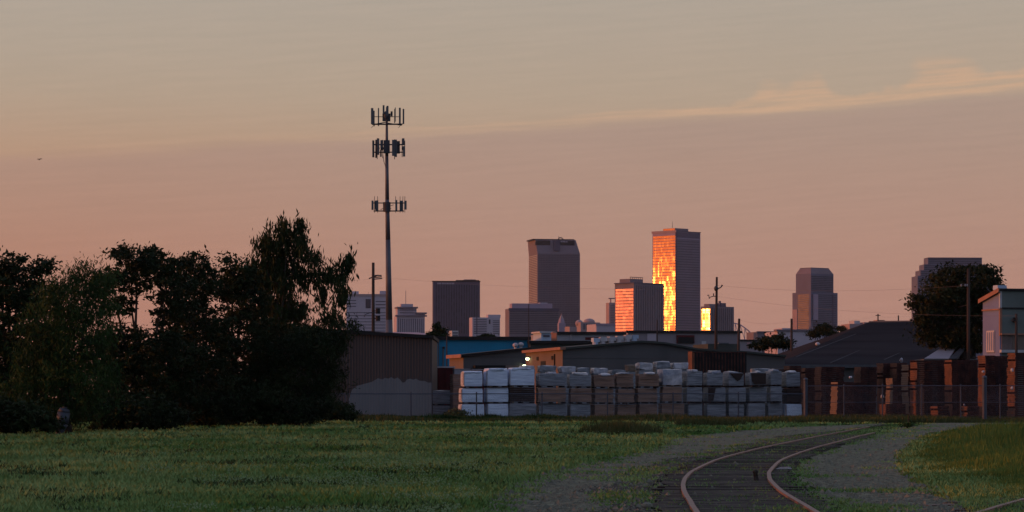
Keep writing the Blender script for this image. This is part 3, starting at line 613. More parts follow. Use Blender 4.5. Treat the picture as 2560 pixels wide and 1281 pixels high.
# O
t = Tower('skyscraper', 'blue grey two tiered tower with slanting top corners, between bridge and dark roof', 'skyscraper', 1981, 2027, 2094, 731, 3400, R(37), 'tower_blue')
t.bands('front', 22, 735, 836, 'deep_glass', .4, .04, .96); t.bands('left', 22, 735, 836, 'deep_glass', .4, .1, .7)
ca, sa = math.cos(t.th), math.sin(t.th); W_, D_ = t.w, t.l
frus(2, W_ - 5, 2, D_ - 4, 2, W_ - 5, 2, D_ - 4, t.top, t.z(684), 'upper_tier', 'tower_blue'); frus(2, W_ - 5, 2, D_ - 4, 5, W_ - 10, 5, D_ - 8, t.z(684), t.z(670), 'bevelled_crown', 'tower_brown')
frus(5, W_ - 10, 5, D_ - 8, 5, W_ - 10, 5, D_ - 8, t.z(670), t.z(668.5), 'roof_slab', 'tower_dark')
t.box('lit_side_strip', 'tower_rose', -.8, .1, t.l * .72, t.l * .98, 0, t.z(773)); t.box('side_bay', 'tower_stone', t.w * .08, t.w * .25, -1.2, .1, t.z(800), t.z(736)); t.box('corner_pier', 'tower_dark', t.w * .80, t.w * .84, -.6, .1, 0, t.z(735))  # first box: rose strip painting sunlight on the lower left face
for i in range(10): zz = t.z(730 - i * 4.4); t.box('window_band', 'deep_glass', 3, W_ - 6, 1.75, 2.1, zz - 1.0, zz + .1)
# P stepped on the right
t = Tower('office_tower', 'wide stepped pyramid topped office tower rising behind the big oak', 'building', 2292, 2294, 2482, 690, 3600, R(3), 'tower_blue', 40)
steps = [(2302, 2474, 676, 690), (2311, 2468, 661, 676), (2322, 2457, 645, 661)]
for i, (a_, b_, p0, p1) in enumerate(steps):
    t.roof('tier', 'tower_blue', a_, b_, p0, p1, .04 * (i + 1), .9 - .04 * i)
t.bands('front', 24, 695, 836, 'deep_glass', .38, .01, .99)
for i, (a_, b_, p0, p1) in enumerate(steps):
    for j in range(3): pp = p0 + 2.5 + j * 4.6; t.box('window_band', 'deep_glass', t.a(a_ + 1), t.a(b_ - 1), t.l * .04 * (i + 1) - .3, t.l * .04 * (i + 1) + .1, t.z(pp + 2), t.z(pp))
t.roof('roof_edge', 'tower_dark', 2322, 2457, 643.6, 645.2, .1, .8)

# ------------------------------------------------------------------ middle distance
G = R(14)
class Shed(Tower):
    pass
# far low roofs
t = Tower('warehouse', 'long low pinkish roofed shed seen over the grey metal shed', 'building', 985, 1002, 1086, 838, 420, R(25), 'pale_wall', 14)
mb = MB(); ca, sa = math.cos(t.th), math.sin(t.th); W_, D_ = t.w, t.l; z0, z1 = t.top, t.z(828)
mb.v = [Q(-.3, -.4, z0), Q(W_ + .3, -.4, z0), Q(W_ + .3, D_ + .4, z0), Q(-.3, D_ + .4, z0), Q(-.3, D_ / 2, z1), Q(W_ + .3, D_ / 2, z1)]; mb.f = [(0, 1, 5, 4), (2, 3, 4, 5), (0, 4, 3), (1, 2, 5), (3, 2, 1, 0)]; mb.build('roof', 'pink_roof', t.root)
t = Tower('blue_warehouse', 'bright blue metal warehouse behind the yard, right of the grey shed', 'warehouse', 1010, 1030, 1322, 844, 300, R(10), 'blue_metal', 12)
t.box('roof_edge', 'dark_trim', -.3, t.w + .2, -.35, .3, t.top - .25, t.top + .12); t.box('pale_door', 'pale_metal', t.a(1082), t.a(1089), -.1, .02, 0, t.z(896)); t.box('downpipe', 'steel', t.a(1095), t.a(1097), -.2, .02, 0, t.z(850))
t.box('downpipe', 'steel', t.a(1106), t.a(1109), -.2, .02, 0, t.z(872)); t.box('wall_lamp', 'dark_trim', t.a(1106), t.a(1111), -.35, .02, t.z(872), t.z(867))
# background grey roofs
t = Tower('warehouse', 'long grey warehouse roofline standing just below the skyline towers', 'warehouse', 1380, 1392, 1560, 832, 460, R(12), 'pale_wall', 20)
t.box('roof_edge', 'dark_trim', -.3, t.w + .3, -.35, .3, t.top - .3, t.top + .15); t.box('downpipe', 'pale_metal', t.a(1426), t.a(1428), -.2, .02, t.z(850), t.z(834)); t.box('loading_opening', 'dark_red', t.a(1463), t.a(1502), -.05, .02, t.z(850), t.z(843))
t = Tower('warehouse', 'mauve warehouse below the tallest tower with a dark red loading bay', 'warehouse', 1556, 1570, 1850, 829, 470, R(8), 'mauve_wall', 20)
t.box('roof_edge', 'dark_trim', -.3, t.w + .3, -.35, .3, t.top - .25, t.top + .15); bay = t.box('loading_bay', 'dark_red', t.a(1691), t.a(1735), -.4, .02, t.z(858), t.z(838)); t.box('bay_opening', 'black', t.a(1694), t.a(1733), -.46, -.38, t.z(858), t.z(843), bay)
t.box('pale_door', 'pale_metal', t.a(1754), t.a(1765), -.15, .02, t.z(866), t.z(853)); t.box('wall_panel', 'tower_pale', t.a(1618), t.a(1640), -.15, .02, t.z(852), t.z(834))
t = Tower('small_block', 'small pale blue house with a lit left end on the roofline below the wide block', 'building', 1348, 1353, 1379, 833, 430, R(14), 'blue_white', 5); t.box('roof', 'pale_metal', -.3, t.w + .1, -.3, 5, t.top, t.top + .25); t.box('window', 'dark_glass', t.a(1358), t.a(1374), -.08, .02, t.z(843), t.z(838))
t = Tower('small_block', 'small coral lit building with a rounded roof beside the pale blue house', 'building', 1378, 1391, 1393, 833, 424, R(62), 'sunlit_salmon', None)
MB().ball((P(1385, 832, 426).x, 426.6, t.top), .5, .5, .3).build('rounded_roof', 'sunlit_salmon', t.root)
t = Tower('grey_warehouse', 'dark green grey flat roofed warehouse between blue shed and tan ended shed', 'warehouse', 1321, 1325, 1545, 855, 300, R(6), 'green_roof', 24)
t.box('roof_edge', 'dark_trim', -.3, t.w + .3, -.35, .3, t.top - .2, t.top + .12); t.box('lit_corner', 'sunlit_salmon', -.1, .06, -.08, .06, 0, t.top)
# S2 low beige
t = Tower('low_shed', 'low grey shed with a tan lit left end below the blue warehouse', 'shed', 1125, 1160, 1325, 892, 240, G, 'grey_wall'); ca, sa = math.cos(t.th), math.sin(t.th)
z0 = t.top; zr = EYE + (HY - 874) / F * (240 + t.w * sa); W_, D_ = t.w, t.l
t.box('end_wall', 'tan_wall', -.06, .02, 0, D_, 0, z0 - .02)  # tan skin over the grey shed paints the sunlit end
mb = MB(); mb.hexa([Q(0, 0, z0 - .05), Q(W_, 0, z0 - .05), Q(W_, D_, z0 - .05), Q(0, D_, z0 - .05), Q(0, 0, z0), Q(W_, 0, zr), Q(W_, D_, zr), Q(0, D_, z0)]); mb.build('gable_wall', 'grey_wall', t.root)
mb = MB(); mb.hexa([Q(-.3, -.3, z0), Q(W_, -.3, zr), Q(W_, D_, zr), Q(-.3, D_, z0), Q(-.3, -.3, z0 + .18), Q(W_, -.3, zr + .18), Q(W_, D_, zr + .18), Q(-.3, D_, z0 + .18)]); mb.build('roof', 'dark_trim', t.root)
t.box('end_fascia', 'sunlit_salmon', -.36, -.30, -.3, D_, z0 - .1, z0 + .2); t.box('awning', 'black', t.a(1182), t.a(1258), -.9, .02, t.z(920), t.z(914)); t.box('lit_panel', 'rose_wall', t.a(1262), t.a(1322), -.04, .02, t.z(935), t.z(914))
for px in (1297, 1311):
    zz = z0 + (zr - z0) * (t.a(px) / W_) + .15; MB().tube(Q(t.a(px), 1.2, zz), Q(t.a(px), 1.2, zz + .2), .12).ball(Q(t.a(px), 1.2, zz + .34), .24, .24, .2).build('roof_vent', 'pale_metal', t.root)
s2 = t
# S4 tan ended large shed
t = Tower('long_shed', 'long dark grey gabled shed behind the stacks, its end wall coloured sunlit tan, with door', 'warehouse', 1325, 1408, 1962, 893, 225, G, 'grey_wall', 12); ca, sa = math.cos(t.th), math.sin(t.th); W_ = t.w; D_ = solve((1408 - CX) / F, (1325 - CX) / F, 0, 225, G)[1]
prof = [(1408, 874), (1500, 866), (1600, 857), (1660, 861), (1740, 876), (1870, 884), (1962, 893)]
D_ = 12
def S(px, py, b_=0.0, up_=0.0):
    a_ = t.a(px); q = Q(a_, 0, 0); return Vector(Q(a_, b_, EYE + (HY - py) / F * q[1] + up_))
zb = t.top - .1; pts = [Vector(Q(0, -.03, zb))] + [S(a_, b_) + Vector((0, -.03, 0)) for a_, b_ in prof] + [Vector(Q(W_, -.03, zb))]
MB().poly_extrude(pts, (0, .25, 0)).build('gable_wall', 'grey_wall', t.root)
mb = MB()
for (a_, b_), (c_, e_) in zip(prof, prof[1:]):
    mb.hexa([S(a_, b_, -.35), S(c_, e_, -.35), S(c_, e_, 12), S(a_, b_, 12), S(a_, b_, -.35, .16), S(c_, e_, -.35, .16), S(c_, e_, 12, .16), S(a_, b_, 12, .16)])
mb.build('roof', 'green_roof', t.root)
zc = EYE + (HY - 875) / F * 225; zl = EYE + (HY - 883) / F * 236
mb = MB(); mb.hexa([Q(-.05, 0, 0), Q(.02, 0, 0), Q(.02, 12, 0), Q(-.05, 12, 0), Q(-.05, 0, zc), Q(.02, 0, zc), Q(.02, 12, zl), Q(-.05, 12, zl)]); mb.build('end_wall', 'tan_wall', t.root)  # end face coloured tan for the sun falling on it
mb = MB(); mb.hexa([Q(-.35, -.4, zc), Q(.1, -.4, zc), Q(.1, 12.2, zl), Q(-.35, 12.2, zl), Q(-.35, -.4, zc + .22), Q(.1, -.4, zc + .22), Q(.1, 12.2, zl + .22), Q(-.35, 12.2, zl + .22)]); mb.build('fascia', 'sunlit_salmon', t.root)
t.box('door', 'black', -.1, -.04, 12 * .45, 12 * .57, 0, EYE + (HY - 903) / F * 230); t.box('downpipe', 'dark_trim', -.14, -.04, 12 * .19, 12 * .205, 0, zc - .3)
for f_ in (.24, .64): t.box('wall_vent', 'black', -.12, -.04, 12 * f_, 12 * (f_ + .04), zc - .75, zc - .45)
def lamp(root, base, nrm, z):
    b_ = Vector(base); nv_ = Vector(nrm)
    o = MB().tube(b_, b_ + nv_ * .22, .05).tube(b_ + nv_ * .22 + Vector((0, 0, .10)), b_ + nv_ * .22 + Vector((0, 0, -.02)), .14, .16).build('lamp_housing', 'steel', root)
    MB().ball(b_ + nv_ * .24 + Vector((0, 0, -.10)), .16, .16, .14).build('lamp_bulb', 'lamp_glow', root)
nl = Vector((-ca, -sa, 0)); fr = Vector((sa, -ca, 0))
p = Vector(Q(-.06, 12 * .87, zl - .40)); o = thing('wall_lamp', 'lit greenish white lamp under the eave of the tan end wall', 'lamp', p); lamp(o, p, nl, 0)
p = Vector(Q(-.06, 12 * .5, 0)); 
tq = s2; ca, sa = math.cos(tq.th), math.sin(tq.th); a_ = tq.a(1309); p = Vector((tq.C[0] + a_ * ca + .05 * sa, tq.C[1] + a_ * sa - .05 * ca, EYE + (HY - 912) / F * (tq.C[1] + a_ * sa)))
o = thing('wall_lamp', 'lit greenish white lamp on the low grey shed wall, the lower of two lamps', 'lamp', p); lamp(o, p, (sa, -ca, 0), 0)
for i, (px, m_) in enumerate(((1497, 'blue_white'), (1515, 'pale_metal'), (1537, 'pale_metal'), (1556, 'pale_metal'), (1577, 'pale_metal'), (1594, 'blue_white'))):
    tt = t; ca, sa = math.cos(tt.th), math.sin(tt.th); py = np.interp(px, [q[0] for q in prof], [q[1] for q in prof]); c = S(px, float(py), 1.0, .16)
    MB().tube(c, c + Vector((0, 0, .22)), .24).obox((c.x - .24, c.y), .3, 0, .55, -.3, .3, c.z + .2, c.z + .52, .03).build('roof_vent', m_, t.root)
# big dark hip roof
mbw = thing('hall', 'broad hall with a huge dark sloping roof in front of the oak', 'building', (P(2150, 995, 245).x, 245, 0))
e0, e1 = 240, 290; ze = EYE + (HY - 914) / F * e0
A_ = [P(1935, 914, e0), P(2440, 914, e0)]; xl = (1950 - CX) / F * 285
fl_, fr_ = Vector((A_[0].x, e0, ze)), Vector((A_[1].x, e0, ze)); bl_ = Vector((A_[0].x, e1, ze)); brr = Vector((A_[1].x, e1, ze)); zr = EYE + (HY - 806) / F * 265
r0 = Vector(((2172 - CX) / F * 265, 265, zr)); r1 = Vector(((2440 - CX) / F * 265, 265, zr + .15))
mb = MB(); mb.v = [tuple(q) for q in (fl_, fr_, brr, bl_, r0, r1)]; mb.f = [(0, 1, 5, 4), (1, 2, 5), (2, 3, 4, 5), (3, 0, 4), (3, 2, 1, 0)]; mb.build('roof', 'dark_roof', mbw)
MB().tube(r0, r1, .12, .12, 6).build('ridge_cap', 'sunlit_salmon', mbw); MB().box(fl_.x + .5, fr_.x - .5, e0 + .5, e1 - .5, 0, ze - .02).build('wall', 'grey_wall', mbw); MB().box(fl_.x - .1, fr_.x + .1, e0 - .15, e0 + .02, ze - .22, ze + .06).build('gutter', 'steel', mbw)
for a_, b_, c_, e_ in ((1990, 895, 2140, 838), (2075, 910, 2190, 862), (2210, 902, 2262, 880)):
    f1, f2 = (914 - b_) / 108, (914 - e_) / 108; q1 = P(a_, b_, e0 + 25 * f1) + Vector((0, 0, .06)); q2 = P(c_, e_, e0 + 25 * f2) + Vector((0, 0, .06)); MB().tube(q1, q2, .06, .06, 6).build('roof_seam', 'seam_metal', mbw)
MB().ball(P(2044, 862, 251) + Vector((0, 0, .05)), .22, .22, .16).build('roof_vent', 'pale_metal', mbw)
# small pale lean-to roofs
for i, (pts, lab) in enumerate((([(2310, 897), (2375, 856), (2400, 853), (2372, 897)], 'pale grey tilted lean-to roof under the oak, left one of a pair'), ([(2372, 897), (2420, 852), (2432, 849), (2425, 858), (2392, 897)], 'narrow pale lean-to roof next to the white house below the oak'))):
    rt_ = thing('lean_to', lab, 'shed', (P(pts[0][0], 995, 222).x, 222, 0)); d0 = 222
    q = [P(a_, b_, d0 + (897 - b_) * .14) for a_, b_ in pts]; mb = MB(); mb.poly_extrude(q, (0, .12, -.12)); mb.build('roof', 'steel' if i else 'pale_wall', rt_)
    x0, x1 = min(p_.x for p_ in q), max(p_.x for p_ in q); MB().box(x0 + .1, x1 - .1, d0 + .6, d0 + 6, 0, q[0].z - .02).build('wall', 'grey_wall', rt_)
# far small roofs by the ridge
t = Tower('house_block', 'far low brown row building peeking over the left of the dark roof ridge', 'building', 2118, 2124, 2162, 810, 900, R(10), 'tower_rose', 10); t.roof('roof_unit', 'pale_metal', 2138, 2152, 802, 810, .1, .7)
t = Tower('house_block', 'far low reddish building with an orange roof box over the dark ridge', 'building', 2155, 2160, 2240, 806, 900, R(8), 'tower_rose', 10); t.roof('roof_box', 'sunlit_salmon', 2196, 2214, 800, 806, .1, .6)
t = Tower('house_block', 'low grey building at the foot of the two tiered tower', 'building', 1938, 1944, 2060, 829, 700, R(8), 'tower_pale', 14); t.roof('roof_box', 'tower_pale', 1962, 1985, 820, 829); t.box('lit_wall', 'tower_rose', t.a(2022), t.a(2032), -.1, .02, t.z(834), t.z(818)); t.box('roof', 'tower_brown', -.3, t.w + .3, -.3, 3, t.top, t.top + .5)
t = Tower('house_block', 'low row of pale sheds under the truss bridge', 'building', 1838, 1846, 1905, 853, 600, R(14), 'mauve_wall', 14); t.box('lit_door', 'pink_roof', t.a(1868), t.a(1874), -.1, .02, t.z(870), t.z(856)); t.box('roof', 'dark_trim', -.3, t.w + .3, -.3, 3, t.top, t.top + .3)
t = Tower('house_block', 'thin dark storage row below the utility pole right of the mauve warehouse', 'building', 1765, 1770, 1850, 860, 380, R(8), 'green_roof', 10); t.box('roof_light', 'steel', t.a(1797), t.a(1822), -.1, 3, t.top, t.top + .15)

# white house on the right
t = Tower('white_house', 'tall white and sage house, lilac shade and salmon sunlight in its colours, at the right edge', 'house', 2457, 2500, 2680, 727, 212, R(16), 'blue_shade_wall'); ca, sa = math.cos(t.th), math.sin(t.th); W_, D_ = t.w, t.l
t.root.children[0].hide_render = False
bpy.data.objects.remove(t.root.children[0]); zf = t.z(727); zb = EYE + (HY - 755) / F * (212 + D_ * ca)
MB().hexa([Q(0, 0, 0), Q(W_, 0, 0), Q(W_, D_, 0), Q(0, D_, 0), Q(0, 0, zf), Q(W_, 0, zf), Q(W_, D_, zb), Q(0, D_, zb)]).build('wall', 'blue_shade_wall', t.root)
t.box('front_wall', 'sage_wall', .12, W_, -.05, .02, 0, zf)
MB().hexa([Q(-.18, -.25, zf), Q(W_ + .2, -.25, zf), Q(W_ + .2, D_ + .3, zb), Q(-.18, D_ + .3, zb), Q(-.18, -.25, zf + .16), Q(W_ + .2, -.25, zf + .16), Q(W_ + .2, D_ + .3, zb + .16), Q(-.18, D_ + .3, zb + .16)]).build('roof', 'dark_trim', t.root)
MB().hexa([Q(-.26, -.25, zf - .12), Q(-.181, -.25, zf - .12), Q(-.181, D_ + .3, zb - .12), Q(-.26, D_ + .3, zb - .12), Q(-.26, -.25, zf + .2), Q(-.181, -.25, zf + .2), Q(-.181, D_ + .3, zb + .2), Q(-.26, D_ + .3, zb + .2)]).build('eave', 'sunlit_salmon', t.root)
t.box('lit_corner', 'pale_metal', -.05, .12, -.09, .08, t.z(770), zf); t.box('lit_corner', 'sunlit_salmon', -.05, .14, -.09, .08, t.z(840), t.z(772)); t.box('side_ledge', 'sunlit_salmon', -.1, .02, 0, D_, t.z(775), t.z(772))  # corner strips colour in the sunlit edge of the house
t.box('ledge', 'dark_trim', .14, W_, -.14, .0, t.z(772.5), t.z(769)); t.box('ledge', 'sunlit_salmon', 0, W_, -.3, .0, t.z(838), t.z(834)); t.box('lower_panel', 'rose_wall', .1, W_, -.09, .0, t.z(874), t.z(838)); t.box('sill', 'pale_metal', -.05, W_, -.35, .0, t.z(882), t.z(875))
t.box('lower_panel', 'tan_wall', 1.0, 1.9, -.11, .0, t.z(873), t.z(841))
sh = t.box('shutter', 'pale_metal', -.08, .02, D_ * .28, D_ * .74, t.z(880), t.z(826))
for i in range(4): f0 = .30 + i * .11; t.box('shutter_slot', 'blue_shade_wall', -.1, -.07, D_ * f0, D_ * (f0 + .045), t.z(876), t.z(830), sh)
t.box('chimney_box', 'blue_white', .0, .75, .4, 1.2, zf + .1, t.z(713)); t.box('wall_lamp', 'black', t.a(2530), t.a(2537), -.5, -.1, t.z(806), t.z(795))

# ------------------------------------------------------------------ grey metal shed, left of the yard
d = 192.0
sh_root = thing('metal_shed', 'dark grey corrugated metal shed with a lighter repainted patch beside the trees', 'shed', (-10, d, 0))
xl, xr = P(640, 0, d).x, P(1080, 0, d).x; zl, zr = EYE + (HY - 822) / F * d, EYE + (HY - 847) / F * d
MB().hexa([(xl, d, 0), (xr, d, 0), (xr, d + 14, 0), (xl, d + 14, 0), (xl, d, zl), (xr, d, zr), (xr, d + 14, zr), (xl, d + 14, zl)]).build('wall', 'shed_metal', sh_root)
MB().hexa([(xl - .2, d - .3, zl), (xr + .12, d - .3, zr), (xr + .12, d + 14.2, zr), (xl - .2, d + 14.2, zl), (xl - .2, d - .3, zl + .3), (xr + .12, d - .3, zr + .22), (xr + .12, d + 14.2, zr + .22), (xl - .2, d + 14.2, zl + .3)]).build('roof', 'dark_trim', sh_root)
pp = [(880, 1052), (872, 1000), (880, 975), (893, 965), (930, 955), (945, 946), (956, 949), (962, 945), (971, 947), (978, 943), (986, 948), (994, 944), (1000, 949), (1006, 957), (1012, 956), (1018, 949), (1026, 947), (1033, 950), (1040, 947), (1048, 952), (1062, 953), (1070, 957), (1079, 957), (1079, 1052)]
MB().poly_extrude([P(a_, min(b_, 1049), d) + Vector((0, -.012, 0)) for a_, b_ in pp][::-1], (0, .010, 0)).build('repainted_patch', 'shed_patch', sh_root)

# ------------------------------------------------------------------ fences
def fence(name, label, x0, x1, y0, y1, h_, posts, mid=None, big=()):
    rt_ = thing(name, label, 'fence', (x0, y0, 0)); L_ = math.hypot(x1 - x0, y1 - y0)
    q = lambda f_: (x0 + (x1 - x0) * f_, y0 + (y1 - y0) * f_)
    MB().tube((x0, y0, h_), (x1, y1, h_), .035, .035, 6).build('top_rail', 'fence_steel', rt_)
    if mid: MB().tube((x0, y0, mid), (x1, y1, mid), .025, .025, 6).build('mid_rail', 'fence_steel', rt_)
    for i in range(posts + 1):
        x_, y_ = q(i / posts); r_ = .045; hh = h_ + .08
        MB().tube((x_, y_ + .04, 0), (x_, y_ + .04, hh), r_, r_, 8).ball((x_, y_ + .04, hh), r_ * 1.2, r_ * 1.2, r_).build('post', 'fence_steel', rt_)
    me = MB(); me.v = [(x0, y0 - .03, .03), (x1, y1 - .03, .03), (x1, y1 - .03, h_), (x0, y0 - .03, h_)]; me.f = [(0, 1, 2, 3)]; me.build('wire_mesh', 'chain_link', rt_)
    return rt_
zf_ = EYE + (HY - 985) / F * 186
fence('chain_link_fence', 'low chain link fence running past the grey shed and the wrapped bundles', P(700, 0, 186).x, P(2010, 0, 186).x, 186, 186, zf_, 8)
zf2 = EYE + (HY - 965) / F * 182
fence('chain_link_fence', 'taller two railed chain link fence before the red brown pallet stacks', P(2014, 0, 184).x, P(2600, 0, 180).x, 184, 180, zf2, 6, mid=EYE + (HY - 1006) / F * 182)
def gpost(px, p0, d_, r_, label):
    x_ = P(px, 0, d_).x; tag(MB().tube((x_, d_, 0), (x_, d_, EYE + (HY - p0) / F * d_), r_, r_, 10).ball((x_, d_, EYE + (HY - p0) / F * d_), r_ * 1.15, r_ * 1.15, r_).build('gate_post', 'fence_steel'), label, 'post')
gpost(2014, 950, 183, .14, 'thick grey fence post at the end of the wrapped bundles'); gpost(2461, 945, 178, .15, 'thick blue grey post between the red brown pallet stacks')

# ------------------------------------------------------------------ wrapped bundles
ORD = ['first', 'second', 'third', 'fourth', 'fifth', 'sixth', 'seventh', 'eighth', 'ninth', 'tenth', 'eleventh', 'twelfth', 'thirteenth', 'fourteenth', 'fifteenth', 'sixteenth']
LVL = {0: 'bottom', 1: 'middle', 2: 'top'}
LOOK = {'white_wrap': 'bluish white plastic wrapped bundle', 'grey_wrap': 'dull grey plastic wrapped bundle', 'brown_board': 'bare brown board bundle', 'dark_board': 'dark bare board bundle', 'silver_wrap': 'crumpled silver wrapped bundle'}
def block(C, th, w_, l_, z0, z1, amp, nu=8, nv=5, seed=0):
    """soft, slightly bulging load: a subdivided box with displaced sides"""
    mb = MB(); ca_, sa_ = math.cos(th), math.sin(th)
    def put(a, b_, z):
        v = Vector((a, b_, z)) + Vector((seed * 3.1, 0, seed)); n3 = mnoise.noise_vector(v * 1.7) * amp + mnoise.noise_vector(v * 5) * amp * .35
        a += n3.x; b_ += n3.y; z += n3.z * .7; return (C[0] + a * ca_ - b_ * sa_, C[1] + a * sa_ + b_ * ca_, z)
    ring = [(w_ * i / nu, 0) for i in range(nu)] + [(w_, l_ * i / 4) for i in range(4)] + [(w_ - w_ * i / nu, l_) for i in range(nu)] + [(0, l_ - l_ * i / 4) for i in range(4)]
    n_ = len(ring); sh_ = lambda t_: 1 if .12 < t_ < .88 else .97
    for j in range(nv + 1):
        f_ = j / nv; s_ = sh_(f_)
        for a, b_ in ring: mb.v.append(put(w_ / 2 + (a - w_ / 2) * s_, l_ / 2 + (b_ - l_ / 2) * s_, z0 + (z1 - z0) * f_))
    for j in range(nv):
        for i in range(n_): k_ = (i + 1) % n_; mb.f.append((j * n_ + i, j * n_ + k_, (j + 1) * n_ + k_, (j + 1) * n_ + i))
    mb.f.append(tuple(range(n_))[::-1]); mb.v.append(put(w_ / 2, l_ / 2, z1 + .04)); c_ = len(mb.v) - 1
    for i in range(n_): mb.f.append((nv * n_ + i, nv * n_ + (i + 1) % n_, c_))
    return mb
def boards(C, th, w_, l_, z0, z1, layers, jit=.03):
    mb = MB(); h_ = (z1 - z0) / layers
    for i in range(layers):
        o = random.uniform(-jit, jit); mb.obox(C, th, o, w_ + o + random.uniform(-jit, jit), random.uniform(-jit, jit), l_, z0 + i * h_ + .012, z0 + (i + 1) * h_, .006)
    return mb
def pallet_mesh(C, th, w_, l_, z0, h_=.14):
    mb = MB()
    for k_ in range(3): a = (w_ - .14) * k_ / 2; mb.obox(C, th, a, a + .14, .02, l_ - .02, z0 + .022, z0 + h_ - .022)
    mb.obox(C, th, 0, w_, 0, .12, z0, z0 + .02); mb.obox(C, th, 0, w_, l_ - .12, l_, z0, z0 + .02)
    for k_ in range(6): b_ = (l_ - .11) * k_ / 5; mb.obox(C, th, 0, w_, b_, b_ + .11, z0 + h_ - .02, z0 + h_)
    return mb
bundle_n = 0
def bundle(px0, px1, lvl, m_, stack, d0, z0, z1, th=None, group='building material bundles stacked along the fence', tear=None, where=None):
    global bundle_n; bundle_n += 1
    th = R(13) + random.uniform(-.09, .09) if th is None else th
    C = ((px0 + 6 - CX) / F * d0, d0); w_ = (px1 - px0 - 8) / F * d0 / math.cos(th); l_ = 1.15
    o = thing('wrapped_bundle' if 'wrap' in m_ else 'board_bundle', '%s, %s' % (LOOK[m_], where or '%s of the %s stack from the grey shed' % (LVL[lvl], stack)), 'bundle', (C[0], C[1], z0), group)
    pallet_mesh(C, th, w_, l_, z0 + .004, .12).build('pallet', 'dark_board' if m_ != 'silver_wrap' else 'pallet_pale', o)
    if 'wrap' in m_:
        block(C, th, w_, l_, z0 + .128, z1, .022 if m_ != 'silver_wrap' else .075, seed=bundle_n).build('wrapped_load', m_, o, False)
        if m_ == 'white_wrap': MB().obox(C, th, -.035, .02, -.02, .3, z0 + .2, z1 - .06, .015).build('loose_sheet', 'silver_wrap', o)
        if tear:
            ca_, sa_ = math.cos(th), math.sin(th); qq = [(C[0] + a * w_ * ca_ + .09 * sa_, C[1] + a * w_ * sa_ - .09 * ca_, z0 + .128 + (z1 - z0 - .13) * zz_) for a, zz_ in tear]
            MB().poly_extrude(qq, (-.06 * math.sin(th), .06 * math.cos(th), 0)).build('torn_opening', 'dark_board', o)
    else: boards(C, th, w_, l_, z0 + .128, z1 - .01, 7).build('boards', m_, o)
    if lvl == 2 and m_ != 'silver_wrap':
        c_ = random.uniform(.0, .45); e_ = random.uniform(.6, 1.02); C2 = (C[0] + c_ * w_ * math.cos(th), C[1] - .05 + c_ * w_ * math.sin(th))
        block(C2, th, w_ * (e_ - c_), l_ * .9, z1 - .05, z1 + random.uniform(.03, .12), .10, nu=14, nv=3, seed=bundle_n + 90).build('crumpled_cover', 'silver_wrap' if m_ != 'white_wrap' else 'white_wrap', o)
    return o
def zrow(py, d_): return EYE + (HY - py) / F * d_
# each stack: (px0, px1, [bottom, middle, top]) with looks
W, Gy, B, D, SV = 'white_wrap', 'grey_wrap', 'brown_board', 'dark_board', 'silver_wrap'
stacks = [(1150, 1214, [W, W, W], 931), (1210, 1272, [W, W, W], 929), (1266, 1342, [Gy, D, W], 927), (1340, 1420, [Gy, B, Gy], 929), (1366, 1368, None, 0), (1418, 1482, [Gy, B, Gy], 931),
          (1481, 1536, [B, B, B], 933), (1535, 1592, [B, B, B], 934), (1591, 1650, [B, B, B], 931), (1648, 1712, [B, B, SV], 926), (1711, 1763, [Gy, Gy, Gy], 928), (1762, 1815, [Gy, Gy, Gy], 928),
          (1814, 1866, [Gy, Gy, Gy], 929), (1866, 1918, [Gy, Gy, Gy], 927), (1917, 1962, [Gy, Gy, Gy], 925), (1960, 2008, [W, D, Gy], 932)]
tears = {(9, 2): None, (10, 1): [(.0, .05), (.0, .98), (.42, .98), (.28, .05)], (11, 2): [(.05, .97), (.55, .35), (.72, .45), (.98, .97)], (12, 2): [(.06, .97), (.12, .3), (.3, .08), (.98, .08), (.98, .97)], (3, 2): None}
i = 0
for (a_, b_, looks, ptop) in stacks:
    if looks is None: continue
    d0 = 190.5 + (a_ - 1150) / 850 * 4.5; zt = zrow(ptop, d0) ; h_ = zt / 3
    for lv in range(3):
        ja, jb = random.uniform(-2, 5), random.uniform(-6, 2)
        bundle(a_ + ja, b_ + jb, lv, looks[lv], ORD[i], d0 + random.uniform(-.14, .14), lv * h_, (lv + 1) * h_ + (-.02 if lv < 2 else random.uniform(-.16, .10)), tear=tears.get((i, lv)))
    i += 1
# lower grey bundles behind the fence, near the shed
for j, (a_, b_) in enumerate(((1076, 1136),)):
    for lv, (z0, z1, wh) in enumerate(((0, .95, 'lower of the pair right beside the grey shed corner'), (.96, 2.0, 'upper of the pair right beside the grey shed corner'))): bundle(a_, b_, lv, Gy, '', 194, z0, z1, where=wh)
tag(boards(((1133 - CX) / F * 193, 193), R(13), .62, 1.1, .02, zrow(936, 193), 22, .02).build('board_stack', 'brown_board'), 'tall narrow brown board stack at the left end of the white bundles', 'boards')
